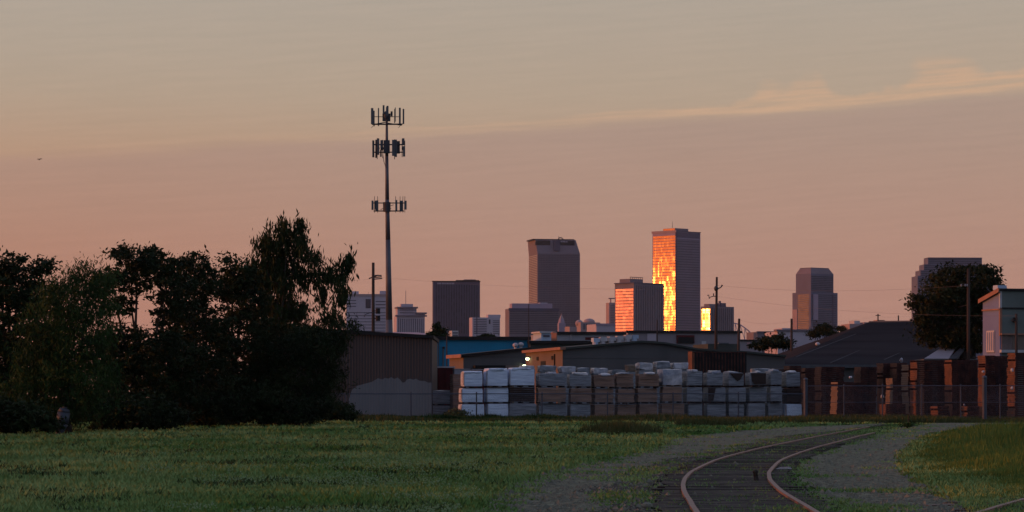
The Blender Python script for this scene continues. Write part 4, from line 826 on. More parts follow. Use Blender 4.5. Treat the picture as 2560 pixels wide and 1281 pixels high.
# second row behind, only its tops show
j = 0
back = [(1218, 1262, 926, Gy), (1262, 1300, 922, W), (1300, 1338, 916, SV), (1345, 1392, 915, Gy), (1398, 1440, 917, SV), (1440, 1475, 921, Gy), (1480, 1520, 921, SV), (1524, 1566, 926, Gy), (1566, 1590, 913, 'pale'), (1592, 1634, 908, SV), (1636, 1678, 905, Gy), (1680, 1722, 908, SV), (1880, 1930, 922, Gy), (1932, 1965, 923, D)]
for a_, b_, pt, m_ in back:
    d0 = 203 + (a_ - 1218) / 700 * 3; th = R(13); C = ((a_ + 5 - CX) / F * d0, d0); w_ = (b_ - a_ - 5) / F * d0; zt = zrow(pt, d0)
    lab = {Gy: 'dull grey', W: 'bluish white', SV: 'crumpled silver', 'pale': 'small pale cardboard', D: 'dark'}[m_]
    o = thing('tall_wrapped_stack', '%s topped stack in the row behind, %s from the blue warehouse side' % (lab, ORD[j]), 'bundle', (C[0], C[1], 0), 'stacks standing behind the front row')
    pallet_mesh(C, th, w_, 1.1, .004, .12).build('pallet', 'dark_board', o)
    block(C, th, w_, 1.1, .13, zt - .5, .05, seed=j).build('lower_load', 'grey_wrap', o); block(C, th, w_, 1.1, zt - .47, zt, .10, nu=12, seed=j + 40).build('upper_load', {'pale': 'pallet_pale', D: 'dark_board'}.get(m_, m_), o); j += 1
# clutter along the tops: loose wrap caps on front stacks
# red container
rc = thing('open_container', 'dark red open topped steel container between the grey shed and the bundles', 'container', (P(1100, 0, 207).x, 207, 0)); C = ((1062 - CX) / F * 207, 207); w_ = 74 / F * 207; z1 = zrow(920, 207)
MB().obox(C, R(4), 0, w_, 0, .08, .3, z1).obox(C, R(4), 0, w_, 2.2, 2.28, .3, z1).obox(C, R(4), 0, .08, .081, 2.199, .3, z1).obox(C, R(4), w_ - .08, w_, .081, 2.199, .3, z1).obox(C, R(4), .081, w_ - .081, .081, 2.199, .3, .4).build('body', 'dark_red', rc)
for k_ in range(5): MB().obox(C, R(4), w_ * k_ / 4.3, w_ * k_ / 4.3 + .1, -.08, -.003, .35, z1 - .1).build('rib', 'dark_red', rc)
MB().obox(C, R(4), -.05, w_ + .05, -.1, .03, z1 + .003, z1 + .1).build('top_rim', 'pale_metal', rc); MB().obox(C, R(4), .2, w_ - .2, .2, 2, 0, .297).build('skid', 'black', rc)
for j, (a_, b_, p0, p1, m_, lab) in enumerate(((1136, 1175, 924, 958, 'pale_wall', 'pale grey boxy crate behind the narrow brown stack'), (1182, 1226, 925, 958, 'dark_red', 'dark red crate with pale rim behind the white bundles'), (1221, 1232, 922, 945, 'pallet_pale', 'small tan upright box standing behind the white bundles'), (1273, 1285, 921, 940, 'pallet_pale', 'small cream box behind the bundles below the lamps'))):
    d0 = 199; C = ((a_ - CX) / F * d0, d0); w_ = (b_ - a_) / F * d0; z1 = zrow(p0, d0)
    o = thing('crate', lab, 'crate', (C[0], C[1], 0)); MB().obox(C, R(8), 0, w_, 0, 1.0, .1, z1).build('box_body', m_, o); MB().obox(C, R(8), -.03, w_ + .03, -.03, 1.03, z1 + .002, z1 + .05).build('lid', 'pale_metal' if m_ == 'dark_red' else m_, o); pallet_mesh(C, R(8), w_, 1.0, .0, .095).build('pallet', 'dark_board', o)

# slatted rack of upright boards
d0 = 212; C = ((1733 - CX) / F * d0, d0); th = R(12); w_ = (1872 - 1733) / F * d0; z1 = zrow(879, d0)
rk = thing('pallet_rack', 'tall dark stack of upright slatted pallets above the grey bundles', 'pallets', (C[0], C[1], 0))
for k_ in range(17): a = w_ * k_ / 17; MB().obox(C, th, a, a + .10, -.05, 0, .1, z1 - random.uniform(0, .05)).build('slat', 'pallet_wood' if k_ else 'pallet_lit_end', rk)
MB().obox(C, th, 0, w_, .02, 1.1, .1, z1 - .08).build('core', 'black', rk); MB().obox(C, th, -.09, -.003, 0, 1.15, .1, z1).build('lit_end_face', 'pallet_lit_end', rk)
for zz in (.2, z1 * .5, z1 - .1): MB().obox(C, th, -.05, w_, -.08, -.052, zz, zz + .07).build('cross_rail', 'pallet_wood', rk)

# pallet stacks on the right: each stack one thing, each pallet a part
pcache = {}
def pallet_stack(px, p0, d0, wpx, label, endm='pallet_lit_end', z0=0.0, endpx=13, th=None, pitch=.135):
    th = R(16) if th is None else th; l_ = 1.15; w_ = wpx / F * d0 / math.cos(th)
    C = ((px + endpx - CX) / F * d0, d0); z1 = zrow(p0, d0); n_ = max(1, int((z1 - z0) / pitch))
    o = thing('pallet_stack', label, 'pallets', (C[0], C[1], z0), 'stacks of empty wooden pallets')
    key = (round(w_, 2), endm)
    if key not in pcache:
        mb = MB()
        nb_ = max(3, int(w_ / .17))
        for k_ in range(3): b_ = (l_ - .06) * k_ / 2; mb.obox((0, 0), 0, .01, w_ - .01, b_ + .004, b_ + .05, .02, .105)
        for k_ in range(nb_): a = (w_ - .10) * k_ / (nb_ - 1); mb.obox((0, 0), 0, a, a + .10, 0, l_, .107, .127)
        for k_ in range(3): a = (w_ - .10) * k_ / 2; mb.obox((0, 0), 0, a, a + .10, 0, l_, 0, .018)
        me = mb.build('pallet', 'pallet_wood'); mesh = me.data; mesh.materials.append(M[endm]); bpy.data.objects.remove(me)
        mb2 = MB(); mb2.obox((0, 0), 0, -.012, .018, .01, l_ - .01, .004, .122); me2 = mb2.build('lit_end_face', endm); mesh2 = me2.data; bpy.data.objects.remove(me2)  # thin added skin that carries the sunlit end colour
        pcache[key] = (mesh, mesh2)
    drift = 0
    for k_ in range(n_):
        drift += random.uniform(-.02, .02); ja = random.uniform(-.03, .03) + drift
        ca_, sa_ = math.cos(th), math.sin(th)
        for nm, me in (('pallet', pcache[key][0]),):
            q = bpy.data.objects.new(nm, me); col.objects.link(q); q.parent = o; q.location = (ja * ca_, ja * sa_, k_ * pitch); q.rotation_euler = (0, 0, th + random.uniform(-.015, .015))
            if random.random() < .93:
                e_ = bpy.data.objects.new('lit_end_face', pcache[key][1]); col.objects.link(e_); e_.parent = q
    return o
ps = [  # left edge px of lit end, top row, distance, front width px, label bits
    (2040, 913, 193, 60, 'sun warmed end, first of the tall stacks after the wrapped bundles'),
    (2136, 914, 194, 42, 'tall stack with two tone orange end, second of the tall ones'),
    (2196, 906, 195, 22, 'tall slim stack with wide orange end, third of the tall ones'),
    (2229, 905, 194, 26, 'tall slim stack directly left of the yellowish ended one'),
    (2281, 899, 190, 76, 'broad dark red stack, the first of the four highest'),
    (2366, 896, 188, 68, 'broad dark red stack with leaning orange end, before the thick post'),
    (2451, 884, 186, 26, 'high stack with orange end behind the thick post'),
    (2473, 886, 188, 38, 'high dark stack between two bright orange ends'),
    (2524, 880, 184, 90, 'highest dark red stack at the far right edge of the yard')]
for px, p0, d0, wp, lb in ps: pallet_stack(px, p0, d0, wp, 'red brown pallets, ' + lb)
pallet_stack(2259, 911, 192, 16, 'pale yellow ended narrow pallet stack between two red brown stacks', 'pallet_pale')
pallet_stack(2078, 951, 188, 40, 'short olive ended pallet stack low behind the fence', 'pallet_pale', endpx=14)
pallet_stack(2219, 943, 189, 14, 'short weathered grey brown pallet stack between tall ones', 'pallet_pale')
pallet_stack(1961, 912, 199, 30, 'red brown pallet stack showing above the last grey bundles')
pallet_stack(2000, 920, 201, 40, 'dark pallet stack just right of the last wrapped bundle')
pallet_stack(2334, 1013, 184.5, 30, 'very low pallet pile with orange end before the broad dark red stacks', endpx=11)
pallet_stack(2408, 1016, 184, 30, 'very low dull red pallet pile left of the thick blue grey post', endpx=11)
pallet_stack(2200, 1010, 186, 50, 'very low pallet pile with pink end behind the mid rail', endpx=16)
pallet_stack(2110, 955, 192, 40, 'medium high dark pallet stack seen between the first tall two')
# crumpled white plastic caps lying on pallets
for j, (px, py, d0, lb) in enumerate(((2126, 944, 190, 'small white rag on the mid height pallets'), (2253, 901, 192.5, 'small white pair of sacks on top of the pallets below the dark roof'), (2205, 992, 185, 'white cloth hung low over the pallets behind the fence'), (2458, 930, 185, 'white tag on the orange pallet end by the thick post'), (2530, 926, 183, 'upper white plastic scrap on the far right pallet end'), (2530, 971, 183, 'lower white plastic scrap on the far right pallet end'), (2482, 930, 187, 'white plastic scrap on the second orange end from the right'), (2411, 1013, 183.6, 'white sack on the low dull red pile'))):
    p_ = P(px, py, d0 - .3); s_ = .10; mb = MB().ball(p_, s_ * random.uniform(.7, 1.3), .10, s_ * random.uniform(.8, 1.7), 9, 7); mb.v = [tuple(Vector(v) + mnoise.noise_vector(Vector(v) * 8) * .08) for v in mb.v]; tag(mb.build('plastic_scrap', 'silver_wrap', None, True), lb, 'plastic')

# ------------------------------------------------------------------ cell tower
ct = thing('cell_tower', 'tall tapering steel monopole cell tower carrying three rings of antennas', 'cell tower', (P(972, 0, 373).x, 373, 0)); d0 = 373; X0 = P(972, 0, d0).x
zz = lambda py: EYE + (HY - py) / F * d0
pts = [(976, 995, .58), (973, 800, .44), (970, 600, .33), (968, 500, .27), (967, 390, .22), (967, 300, .15), (966, 268, .06)]
MB().path([(P(a_, 0, d0).x, d0, zz(b_)) for a_, b_, _ in pts], [r_ for *_, r_ in pts], 14).build('pole', 'mono_steel', ct, True)
s_ = d0 / F
def panel(px, p0, p1, wpx, dep=.3, dy=0.0, m_='steel'):
    x_ = P(px, 0, d0).x; return MB().box(x_ - wpx / 2 * s_, x_ + wpx / 2 * s_, d0 + dy - dep / 2, d0 + dy + dep / 2, zz(p1), zz(p0)).build('antenna', m_, ct)
def hbar(a_, b_, py, dy=0, r_=.06, py2=None): MB().tube((P(a_, 0, d0).x, d0 + dy, zz(py)), (P(b_, 0, d0).x, d0 + dy, zz(py2 or py)), r_).build('mount_bar', 'dark_steel', ct)
def vbar(px, p0, p1, dy=0, r_=.05): MB().tube((P(px, 0, d0).x, d0 + dy, zz(p1)), (P(px, 0, d0).x, d0 + dy, zz(p0)), r_).build('mount_pipe', 'dark_steel', ct)
# top ring
for a_ in ((931, 272, 312, 6, .25, -.6), (934, 275, 314, 3, .2, 1.2), (945.5, 269, 314, 3, .15, .8), (960, 266, 288, 4.5, .25, -1.2), (970, 268, 292, 5, .25, -1.4), (986, 271, 306, 2.4, .12, 1), (989, 271, 306, 2, .12, -.9), (1000, 271, 312, 4.5, .25, -.5), (1008, 271, 309, 4, .2, .9)): panel(*a_[:4], a_[4], a_[5])
panel(961, 286, 305, 8, .5, -.8, 'dark_steel'); panel(972, 286, 305, 9, .5, -.7, 'dark_steel'); panel(979, 279, 291, 5, .3, 0, 'dark_steel')
MB().ball((P(966, 0, d0).x, d0 - 1, zz(290)), .32, .25, .55).build('radio_unit', 'steel', ct)
hbar(930, 1006, 312, -.4, .09, 312); hbar(930, 1006, 309, .8, .07); hbar(936, 1002, 292, .2, .045); hbar(932, 966, 313, -.6, .06, 307); hbar(968, 1004, 307, .5, .06, 313)
for q_ in ((936, 313, 928, 320), (1002, 313, 996, 320)): hbar(q_[0], q_[2], q_[1], 0, .03, q_[3])
# middle ring
for a_ in ((934, 353, 395, 5, .25, -.8), (940, 349, 394, 4.5, .25, .6), (946, 347, 388, 5, .3, -.3), (954, 351, 372, 6, .4, 0), (952, 374, 392, 4, .25, .3), (984, 352, 392, 6, .3, -1.1), (990, 351, 394, 6, .3, -.8), (996, 353, 384, 7, .35, .2), (1008, 346, 362, 6, .3, .2), (1010, 366, 392, 5, .25, -.1)): panel(*a_, 'dark_steel' if a_[0] in (934, 996, 940) else 'steel')
panel(967, 352, 384, 15, .8, -.3, 'dark_steel'); hbar(934, 1012, 362, 0, .09); hbar(934, 1012, 381, 0, .08); vbar(1012, 352, 392); vbar(943, 346, 398); vbar(957, 350, 396); vbar(986, 348, 398, .5); vbar(1005, 348, 392, .5)
for px in (945, 955, 985, 1008): MB().ball((P(px, 0, d0).x, d0 + .2, zz(371)), .22, .2, .3).build('radio_unit', 'dark_steel', ct)
MB().path([(P(957, 0, d0).x, d0 - .3, zz(384)), (P(960, 0, d0).x, d0 - .35, zz(405)), (P(965, 0, d0).x, d0 - .3, zz(420))], [.04] * 3).build('cable', 'dark_steel', ct)
# low ring
for a_ in ((932, 503, 526, 5, .25, -.7), (938, 502, 524, 4, .2, .5), (942.5, 502, 527, 7, .3, -.2), (991, 501, 527, 5, .3, -.3), (1003, 502, 528, 8, .3, .2), (1014, 503, 525, 6, .3, -.5)): panel(*a_)
hbar(932, 1014, 508, 0, .07); hbar(934, 1010, 528, 0, .08); 
for px in (936, 944, 964, 989, 1000, 1007, 1012): vbar(px, 491 if px != 964 else 500, 532, .2, .035)
for a_, b_ in ((951, 524), (957, 512), (978, 522), (984, 512)): hbar(a_, 967, b_, .3, .04, 518)
MB().tube((P(967, 0, d0).x, d0, zz(530)), (P(967, 0, d0).x, d0, zz(506)), .5, .5, 12).build('collar', 'dark_steel', ct)

# ------------------------------------------------------------------ utility poles
def pole(px, p0, d_, label, r0=.17, r1=.12, lean=0):
    x_ = P(px, 0, d_).x; o = thing('utility_pole', label, 'utility pole', (x_, d_, 0)); MB().tube((x_ - lean, d_, 0), (x_, d_, EYE + (HY - p0) / F * d_), r0, r1, 10).build('pole', 'pole_wood', o, True); return o
def pz(py, d_): return EYE + (HY - py) / F * d_
o = pole(933, 657, 300, 'wooden utility pole left of the cell tower with crossarms and round transformers', .2, .15); X_ = lambda px: P(px, 0, 300).x
for a_, b_, c_, e_, dy in ((922, 697, 946, 688, 0), (930, 694, 954, 692, .5), (933, 699, 956, 697, -.4), (938, 690, 955, 690, -.9)): MB().tube((X_(a_), 300 + dy, pz(b_, 300)), (X_(c_), 300 + dy, pz(e_, 300)), .07, .07, 6).build('crossarm', 'dark_steel', o)
for py in (778, 796): MB().tube((X_(945), 299.8, pz(py + 7, 300)), (X_(945), 299.8, pz(py - 6, 300)), .25, .25, 12).tube((X_(934), 299.9, pz(py, 300)), (X_(942), 299.8, pz(py, 300)), .04).build('transformer', 'black', o)
MB().path([(X_(934), 299.7, pz(782, 300)), (X_(925), 299.5, pz(783, 300)), (X_(914), 299.3, pz(787, 300)), (X_(911), 299.2, pz(794, 300))], [.05, .045, .04, .035]).build('lamp_arm', 'dark_steel', o)
o = pole(1792, 693, 260, 'wooden utility pole with curled insulator brackets right of the yellow glinting block', .2, .10, .15); X_ = lambda px: P(px, 0, 260).x
MB().path([(X_(1791), 260, pz(724, 260)), (X_(1802), 260, pz(719, 260)), (X_(1806), 260, pz(713, 260))], [.06, .05, .08]).build('bracket', 'dark_steel', o); MB().path([(X_(1790), 260, pz(741, 260)), (X_(1784), 260, pz(741, 260)), (X_(1784), 260, pz(734, 260))], [.04, .04, .06]).build('bracket', 'dark_steel', o)
MB().path([(X_(1784), 260, pz(741, 260)), (X_(1776), 260, pz(743, 260)), (X_(1773), 260, pz(747, 260)), (X_(1772), 260, pz(738, 260)), (X_(1768), 260, pz(739, 260))], [.035] * 5).build('bracket', 'dark_steel', o); MB().ball((X_(1790), 259.8, pz(722, 260)), .2, .2, .26).build('insulator', 'dark_steel', o)
pole(1848, 797, 280, 'bare dark wooden pole in front of the truss bridge', .16, .12, .25); pole(1979, 797, 270, 'bare dark wooden pole at the left foot of the two tiered tower', .15, .11)
pole(1643, 800, 330, 'thin pole below the left corner of the tallest tower', .10, .08); pole(1322, 760, 296, 'very thin pale pole before the wide striped block', .05, .04); pole(1117, 838, 294, 'slim leaning pole standing before the blue warehouse', .08, .06)
o = pole(2195, 785, 520, 'small far pole on the ridge of the dark roof, nearer the reddish building', .15, .12); MB().tube((P(2189, 0, 520).x, 520, pz(789, 520)), (P(2201, 0, 520).x, 520, pz(789, 520)), .07).build('crossarm', 'dark_steel', o)
pole(2246, 789, 520, 'small far pole on the ridge of the dark roof, nearer the oak', .15, .12)
o = pole(2421, 672, 205, 'pale wooden utility pole standing in front of the big oak', .14, .11); MB().tube((P(2402, 0, 205).x, 205, pz(712, 205)), (P(2424, 0, 205).x, 205, pz(710, 205)), .05).build('crossarm', 'pole_wood', o)
for px in (2403, 2413, 2418): MB().ball((P(px, 0, 204.9).x, 204.9, pz(714, 205)), .06, .06, .10).build('insulator', 'pale_wall', o)
o = pole(2541, 785, 200, 'dark pole with a small lamp head in front of the white house', .11, .09); MB().path([(P(2541, 0, 200).x, 200, pz(795, 200)), (P(2534, 0, 200).x, 200, pz(796, 200)), (P(2533, 0, 200).x, 200, pz(804, 200))], [.06, .06, .16]).build('lamp_head', 'black', o)
def cable(px0, py0, d0_, px1, py1, d1_, sag, label, r_=.006):
    a_, b_ = P(px0, py0, d0_), P(px1, py1, d1_); pts_ = []
    for k_ in range(17): f_ = k_ / 16; q = a_.lerp(b_, f_); q.z -= sag * 4 * f_ * (1 - f_); pts_.append(q)
    tag(MB().path(pts_, [r_] * 17, 4).build('power_cable', 'wire'), label, 'cable')
cable(933, 692, 300, 1792, 722, 260, .5, 'faint long cable from the transformer pole across to the bracketed pole'); cable(933, 697, 300, 700, 706, 300, .2, 'short cable leading left from the transformer pole into the trees')
cable(1792, 714, 260, 2421, 714, 205, .45, 'faint cable from the bracketed pole across to the oak pole'); cable(1792, 741, 260, 2541, 790, 200, .5, 'lower faint cable from the bracketed pole down to the lamp pole')
cable(1848, 800, 280, 1979, 803, 270, .35, 'short sagging cable between the two bare dark poles'); cable(1979, 803, 270, 2195, 789, 520, .5, 'cable from the second bare pole to the ridge pole'); cable(2195, 789, 520, 2246, 792, 520, .3, 'cable between the two small ridge poles'); cable(2246, 792, 520, 2421, 762, 205, .3, 'cable from the ridge pole into the oak')

# ------------------------------------------------------------------ trees
def leaf_cloud(blobs, d_, depth, n_cl, n_leaf, size, droop=0.0, crad=.45, zfloor=.1, shell=.55):
    """leaves in clumps, the clumps spread through and around the blobs; blobs = (px, py, rx, ry) seen at distance d_"""
    out = []; wts = np.array([b_[2] * b_[3] for b_ in blobs], float); wts /= wts.sum()
    for bi, (bx, by, rx, ry) in enumerate(blobs):
        n_ = max(6, int(n_cl * wts[bi])); c = np.array(P(bx, by, d_)); c[1] += RNG.uniform(-.25, .25) * depth
        v = RNG.normal(size=(n_, 3)); v /= np.linalg.norm(v, axis=1)[:, None]; r_ = RNG.uniform(shell, 1.03, n_) ** 1.0; r_ = np.where(RNG.uniform(0, 1, n_) < .3, RNG.uniform(0, 1, n_) ** .5, r_)
        cc = c + v * r_[:, None] * np.array([rx * d_ / F, min(depth, rx * d_ / F * 1.1 + .3), ry * d_ / F]); out.append(cc)
        no_ = max(2, n_ // (5 if droop < .6 else 14)); v = RNG.normal(size=(no_, 3)); v[:, 2] = np.abs(v[:, 2]) * .9; v /= np.linalg.norm(v, axis=1)[:, None]; out.append(c + v * RNG.uniform(1.0, 1.20, no_)[:, None] * np.array([rx * d_ / F, min(depth, rx * d_ / F + .3), ry * d_ / F]))
    cc = np.concatenate(out); rad = crad * RNG.uniform(.35, 1.25, len(cc))
    C_ = np.repeat(cc, n_leaf, 0); Rr = np.repeat(rad, n_leaf); n_ = len(C_); v = RNG.normal(size=(n_, 3)) * .55
    v[:, 2] *= (.55 + droop); pos = C_ + v * Rr[:, None]; pos[:, 2] -= droop * np.abs(RNG.normal(size=n_)) * Rr * .9
    a_ = RNG.normal(size=(n_, 3)); a_[:, 2] -= droop * 3.2; a_ /= np.linalg.norm(a_, axis=1)[:, None]
    b_ = np.cross(a_, RNG.normal(size=(n_, 3))); b_ /= np.linalg.norm(b_, axis=1)[:, None]
    s = size * RNG.uniform(.6, 1.35, n_)[:, None]; wd = s * (.42 if droop == 0 else .22)
    q = np.stack([pos - a_ * s * .5, pos + b_ * wd * .5, pos + a_ * s * .5, pos - b_ * wd * .5], 1)
    return q[pos[:, 2] > zfloor]
def tree(name, label, cat, bx, d_, blobs, n_cl, n_leaf, size, m_, droop=0.0, crad=.45, depth=2.2, group=None, trunk=.2, shell=.55, base=None, loose=()):
    x_ = P(bx, 0, d_).x; o = thing(name, label, cat, (x_, d_, 0), group)
    q = leaf_cloud(blobs, d_, depth, n_cl, n_leaf, size, droop, crad, shell=shell); arrays_mesh('crown', q, m_, None, o)
    zt = min(P(0, b_[1], d_).z for b_ in blobs); zt = max(.5, min(zt, 2.2)); fork = Vector((x_ + random.uniform(-.2, .2), d_, max(.8, zt * .7)))
    MB().path([(x_, d_, 0), (x_ * .5 + fork.x * .5, d_, fork.z * .5), fork], [trunk * 1.25, trunk, trunk * .85], 9).build('trunk', 'bark', o, True)
    for i_, (a_, b_, rx, ry) in enumerate(sorted(blobs, key=lambda b_: -b_[2] * b_[3])[:9]):
        e_ = P(a_, b_ - ry * .35, d_ + random.uniform(-.4, .4)); 
        if e_.z < fork.z: continue
        m1 = fork.lerp(e_, .35) + Vector((random.uniform(-.2, .2), random.uniform(-.2, .2), .25)); m2 = fork.lerp(e_, .7) + Vector((random.uniform(-.2, .2), random.uniform(-.2, .2), .2))
        lb = MB().path([fork, m1, m2, e_], [trunk * .6, trunk * .42, trunk * .26, trunk * .08], 6)
        for k_ in range(5):
            s0 = m2.lerp(e_, random.uniform(-.5, .8)); e2 = s0 + Vector((random.uniform(-1, 1) * rx * d_ / F * .8, random.uniform(-1, 1), random.uniform(-.2, 1) * ry * d_ / F * .7)); lb.path([s0, s0.lerp(e2, .5) + Vector((0, 0, .1)), e2], [trunk * .16, trunk * .1, trunk * .04], 5)
        lb.build('limb', 'bark', o, True)
    return o
GT = 'trees along the left side of the field'
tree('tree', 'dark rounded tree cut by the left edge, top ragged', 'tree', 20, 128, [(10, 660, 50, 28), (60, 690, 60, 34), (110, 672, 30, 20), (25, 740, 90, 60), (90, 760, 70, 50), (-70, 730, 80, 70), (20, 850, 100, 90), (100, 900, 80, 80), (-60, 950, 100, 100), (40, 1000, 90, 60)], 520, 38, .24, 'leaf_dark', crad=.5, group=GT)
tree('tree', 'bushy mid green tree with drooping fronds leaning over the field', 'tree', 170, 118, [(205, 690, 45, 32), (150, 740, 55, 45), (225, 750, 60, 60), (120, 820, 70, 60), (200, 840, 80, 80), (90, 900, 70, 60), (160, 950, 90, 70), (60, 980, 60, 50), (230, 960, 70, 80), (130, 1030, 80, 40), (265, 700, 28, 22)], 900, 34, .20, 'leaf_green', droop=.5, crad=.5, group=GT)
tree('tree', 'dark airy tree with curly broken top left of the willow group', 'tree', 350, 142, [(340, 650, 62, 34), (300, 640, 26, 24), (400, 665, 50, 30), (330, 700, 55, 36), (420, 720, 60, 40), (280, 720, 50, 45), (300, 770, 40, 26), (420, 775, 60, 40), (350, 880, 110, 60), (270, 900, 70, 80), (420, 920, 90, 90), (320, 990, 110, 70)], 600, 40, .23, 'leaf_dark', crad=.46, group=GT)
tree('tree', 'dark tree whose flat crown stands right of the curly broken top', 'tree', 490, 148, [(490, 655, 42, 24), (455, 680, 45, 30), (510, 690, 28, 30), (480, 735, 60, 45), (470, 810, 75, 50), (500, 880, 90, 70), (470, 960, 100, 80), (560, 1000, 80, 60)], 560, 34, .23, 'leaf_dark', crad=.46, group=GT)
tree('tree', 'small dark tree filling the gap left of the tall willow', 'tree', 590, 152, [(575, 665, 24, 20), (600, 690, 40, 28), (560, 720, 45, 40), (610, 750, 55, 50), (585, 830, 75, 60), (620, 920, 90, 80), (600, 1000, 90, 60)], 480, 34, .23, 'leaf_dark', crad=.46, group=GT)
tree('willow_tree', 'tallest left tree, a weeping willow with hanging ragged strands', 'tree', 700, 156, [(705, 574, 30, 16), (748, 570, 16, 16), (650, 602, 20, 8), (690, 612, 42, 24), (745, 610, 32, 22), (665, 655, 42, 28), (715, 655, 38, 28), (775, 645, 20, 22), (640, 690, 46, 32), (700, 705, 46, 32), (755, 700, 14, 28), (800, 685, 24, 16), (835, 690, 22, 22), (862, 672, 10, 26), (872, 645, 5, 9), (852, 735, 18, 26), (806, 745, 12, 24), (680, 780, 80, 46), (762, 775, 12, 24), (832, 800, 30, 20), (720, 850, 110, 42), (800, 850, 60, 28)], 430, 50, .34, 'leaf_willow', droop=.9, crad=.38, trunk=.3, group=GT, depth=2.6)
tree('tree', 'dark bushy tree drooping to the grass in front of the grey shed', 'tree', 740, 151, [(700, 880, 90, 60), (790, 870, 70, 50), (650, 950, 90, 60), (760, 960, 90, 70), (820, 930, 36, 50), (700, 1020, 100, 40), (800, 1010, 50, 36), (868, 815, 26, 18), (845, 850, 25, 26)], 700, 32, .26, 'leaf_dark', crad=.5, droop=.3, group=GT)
for j, (x_, y_, hh) in enumerate(((-29, 97, 9), (-31, 82, 11), (-30, 66, 10), (-32, 50, 11), (-31, 34, 9))):  # unseen trees added beyond the left edge; wide crowns shade the grass
    px_ = CX + x_ / y_ * F; sc_ = F / y_
    tree('tree', ('nearest', 'second nearest', 'third nearest', 'fourth nearest', 'farthest')[j] + ' unseen tree of the row added beyond the left edge to shade the field', 'tree', px_, y_, [(px_, HY - (hh * .72 - EYE) * sc_, 6.4 * sc_, 2.8 * sc_), (px_ - 2.5 * sc_, HY - (hh * .5 - EYE) * sc_, 3 * sc_, 2.6 * sc_), (px_ + 2.0 * sc_, HY - (hh * .48 - EYE) * sc_, 3 * sc_, 2.6 * sc_), (px_, HY - (2.0 - EYE) * sc_, 6.5 * sc_, 1.9 * sc_)], 420, 26, .36, 'leaf_dark', crad=.6, group=None, depth=7.0)
# undergrowth
for j, (px, d_, bl, lb) in enumerate(((40, 113, [(30, 1045, 90, 36), (-60, 1040, 90, 50), (90, 1062, 50, 18)], 'low dark shrubs at the foot of the trees near the left edge'), (300, 126, [(250, 1030, 60, 50), (330, 1030, 80, 45), (400, 1045, 60, 30)], 'dark shrubs under the airy tree beside the white drum'), (520, 146, [(470, 1010, 80, 55), (560, 1020, 70, 46), (520, 1050, 80, 20)], 'dark shrubs below the flat crowned tree'), (700, 148, [(650, 1010, 80, 45), (740, 1025, 70, 34), (700, 1048, 90, 14)], 'dark shrubs under the willow'), (830, 180, [(830, 1030, 50, 22), (880, 1045, 26, 10), (780, 1045, 50, 16)], 'low bushes at the left foot of the grey shed'))):
    tree('shrub', lb, 'shrub', px, d_, bl, 260, 34, .2, 'leaf_dark', crad=.4, group=None, trunk=.06)
# right side trees
tree('oak_tree', 'big dark spreading oak before the stepped office tower', 'tree', 2400, 226, [(2370, 700, 45, 30), (2440, 705, 45, 34), (2475, 695, 22, 24), (2342, 745, 36, 28), (2400, 750, 60, 40), (2295, 755, 24, 20), (2460, 760, 40, 40), (2340, 800, 50, 45), (2420, 820, 60, 50), (2310, 790, 26, 26), (2370, 850, 60, 26), (2440, 860, 30, 30), (2320, 840, 30, 26)], 430, 44, .34, 'leaf_oak', crad=.7, trunk=.45, depth=3.6)
tree('tree', 'low round green tree left of the two tiered tower', 'tree', 1935, 330, [(1902, 866, 24, 7), (1930, 857, 24, 11), (1962, 861, 16, 9), (1946, 846, 10, 6), (1915, 850, 7, 5)], 110, 26, .4, 'leaf_oak', crad=.7, trunk=.15)
tree('tree', 'small dark tree at the right foot of the two tiered tower', 'tree', 2058, 420, [(2056, 826, 16, 9), (2038, 836, 16, 7), (2078, 836, 12, 6), (2064, 818, 6, 5)], 80, 26, .45, 'leaf_oak', crad=.8, trunk=.15)
tree('tree', 'small dark tree top showing above the right end of the grey shed roof', 'tree', 1093, 330, [(1084, 836, 14, 7), (1100, 830, 13, 9), (1091, 817, 5, 8), (1108, 840, 10, 6)], 60, 22, .35, 'leaf_dark', crad=.5, trunk=.12)
tree('tree', 'dark domed tree top peeking over the blue warehouse roof', 'tree', 1217, 345, [(1217, 847, 20, 9), (1205, 850, 10, 6)], 90, 24, .35, 'leaf_dark', crad=.4, trunk=.12)
tree('tree', 'tiny dark tree at the left end of the dark roof ridge', 'tree', 2108, 600, [(2106, 825, 9, 6), (2100, 821, 4, 4)], 40, 20, .5, 'leaf_oak', crad=.8, trunk=.12)
tree('shrub', 'brown dry bush at the left end of the white bundles', 'shrub', 1140, 187, [(1140, 1037, 24, 12), (1125, 1042, 16, 8)], 90, 24, .16, 'dry_weed', crad=.3, trunk=.04)
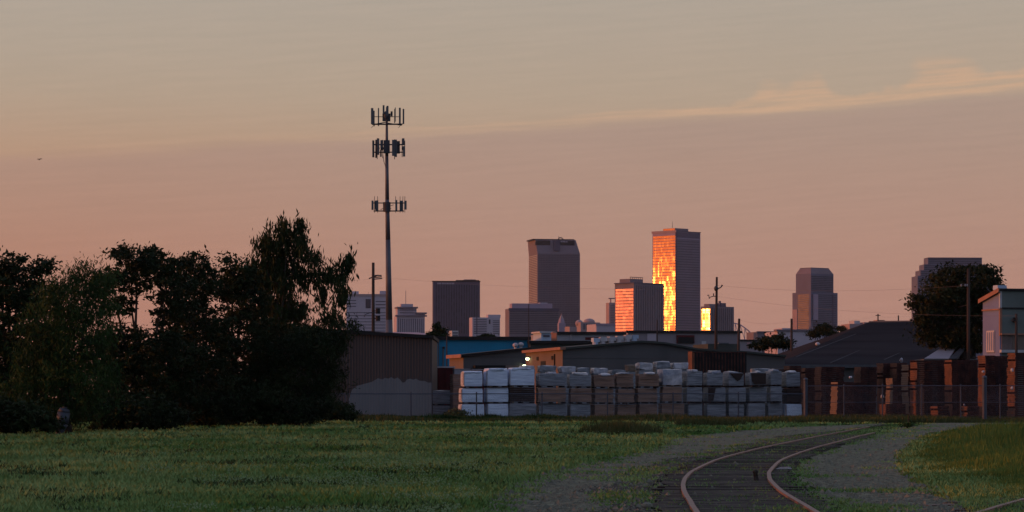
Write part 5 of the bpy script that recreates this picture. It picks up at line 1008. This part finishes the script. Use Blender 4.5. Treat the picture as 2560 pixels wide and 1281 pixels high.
tree('shrub', 'small green bush on the gravel edge where the track bends away', 'shrub', 2268, 137, [(2268, 1066, 10, 5)], 40, 20, .12, 'leaf_green', crad=.2, trunk=.03)

# white drum under the trees
p_ = P(192, 0, 119.6); dr = thing('drum', 'dim bluish white plastic drum leaning under the trees', 'drum', (p_.x, 119.6, 0))
MB().path([(p_.x - .12, 116, .25), (p_.x - .05, 116, .45), (p_.x + .02, 116, .9), (p_.x + .06, 116, 1.05)], [.22, .27, .26, .20], 14).build('body', 'drum_plastic', dr, True); MB().tube((p_.x + .06, 116, 1.05), (p_.x + .07, 116, 1.12), .10, .10, 12).build('cap', 'dark_steel', dr); MB().tube((p_.x - .15, 116, .0), (p_.x - .12, 116, .25), .16, .22, 14).build('foot', 'drum_plastic', dr)

# bird
p_ = P(98, 399, 260); mb = MB(); mb.ball(p_, .06, .14, .05, 8, 6)
mb.poly_extrude([p_ + Vector((.03, -.05, .02)), p_ + Vector((.16, -.02, .09)), p_ + Vector((.27, .05, .03)), p_ + Vector((.03, .06, .02))], (0, 0, .012)); mb.poly_extrude([p_ + Vector((-.03, -.05, .02)), p_ + Vector((-.14, -.02, .07)), p_ + Vector((-.2, .05, .0)), p_ + Vector((-.03, .06, .02))], (0, 0, .012)); mb.tube(p_ + Vector((0, .1, 0)), p_ + Vector((0, .22, 0)), .03, .05, 5)
tag(mb.build('bird', 'dark_board'), 'tiny dark bird flying alone in the open sky', 'bird')

# ------------------------------------------------------------------ haze
HAZE = 0.000018
hz = MB(); hz.box(-2300, 2300, -300, 5600, -1.0, 245)
hm = bpy.data.materials.new('haze'); hm.use_nodes = True; t_ = hm.node_tree; t_.nodes.remove(t_.nodes['Principled BSDF'])
pv = t_.nodes.new('ShaderNodeVolumePrincipled'); pv.inputs['Density'].default_value = HAZE; pv.inputs['Color'].default_value = (.95, .9, .92, 1); pv.inputs['Anisotropy'].default_value = .2
t_.links.new(pv.outputs[0], t_.nodes['Material Output'].inputs['Volume']); M['haze'] = hm
if HAZE: tag(hz.build('haze', 'haze'), 'thin evening haze over the city', 'haze', None, 'stuff')
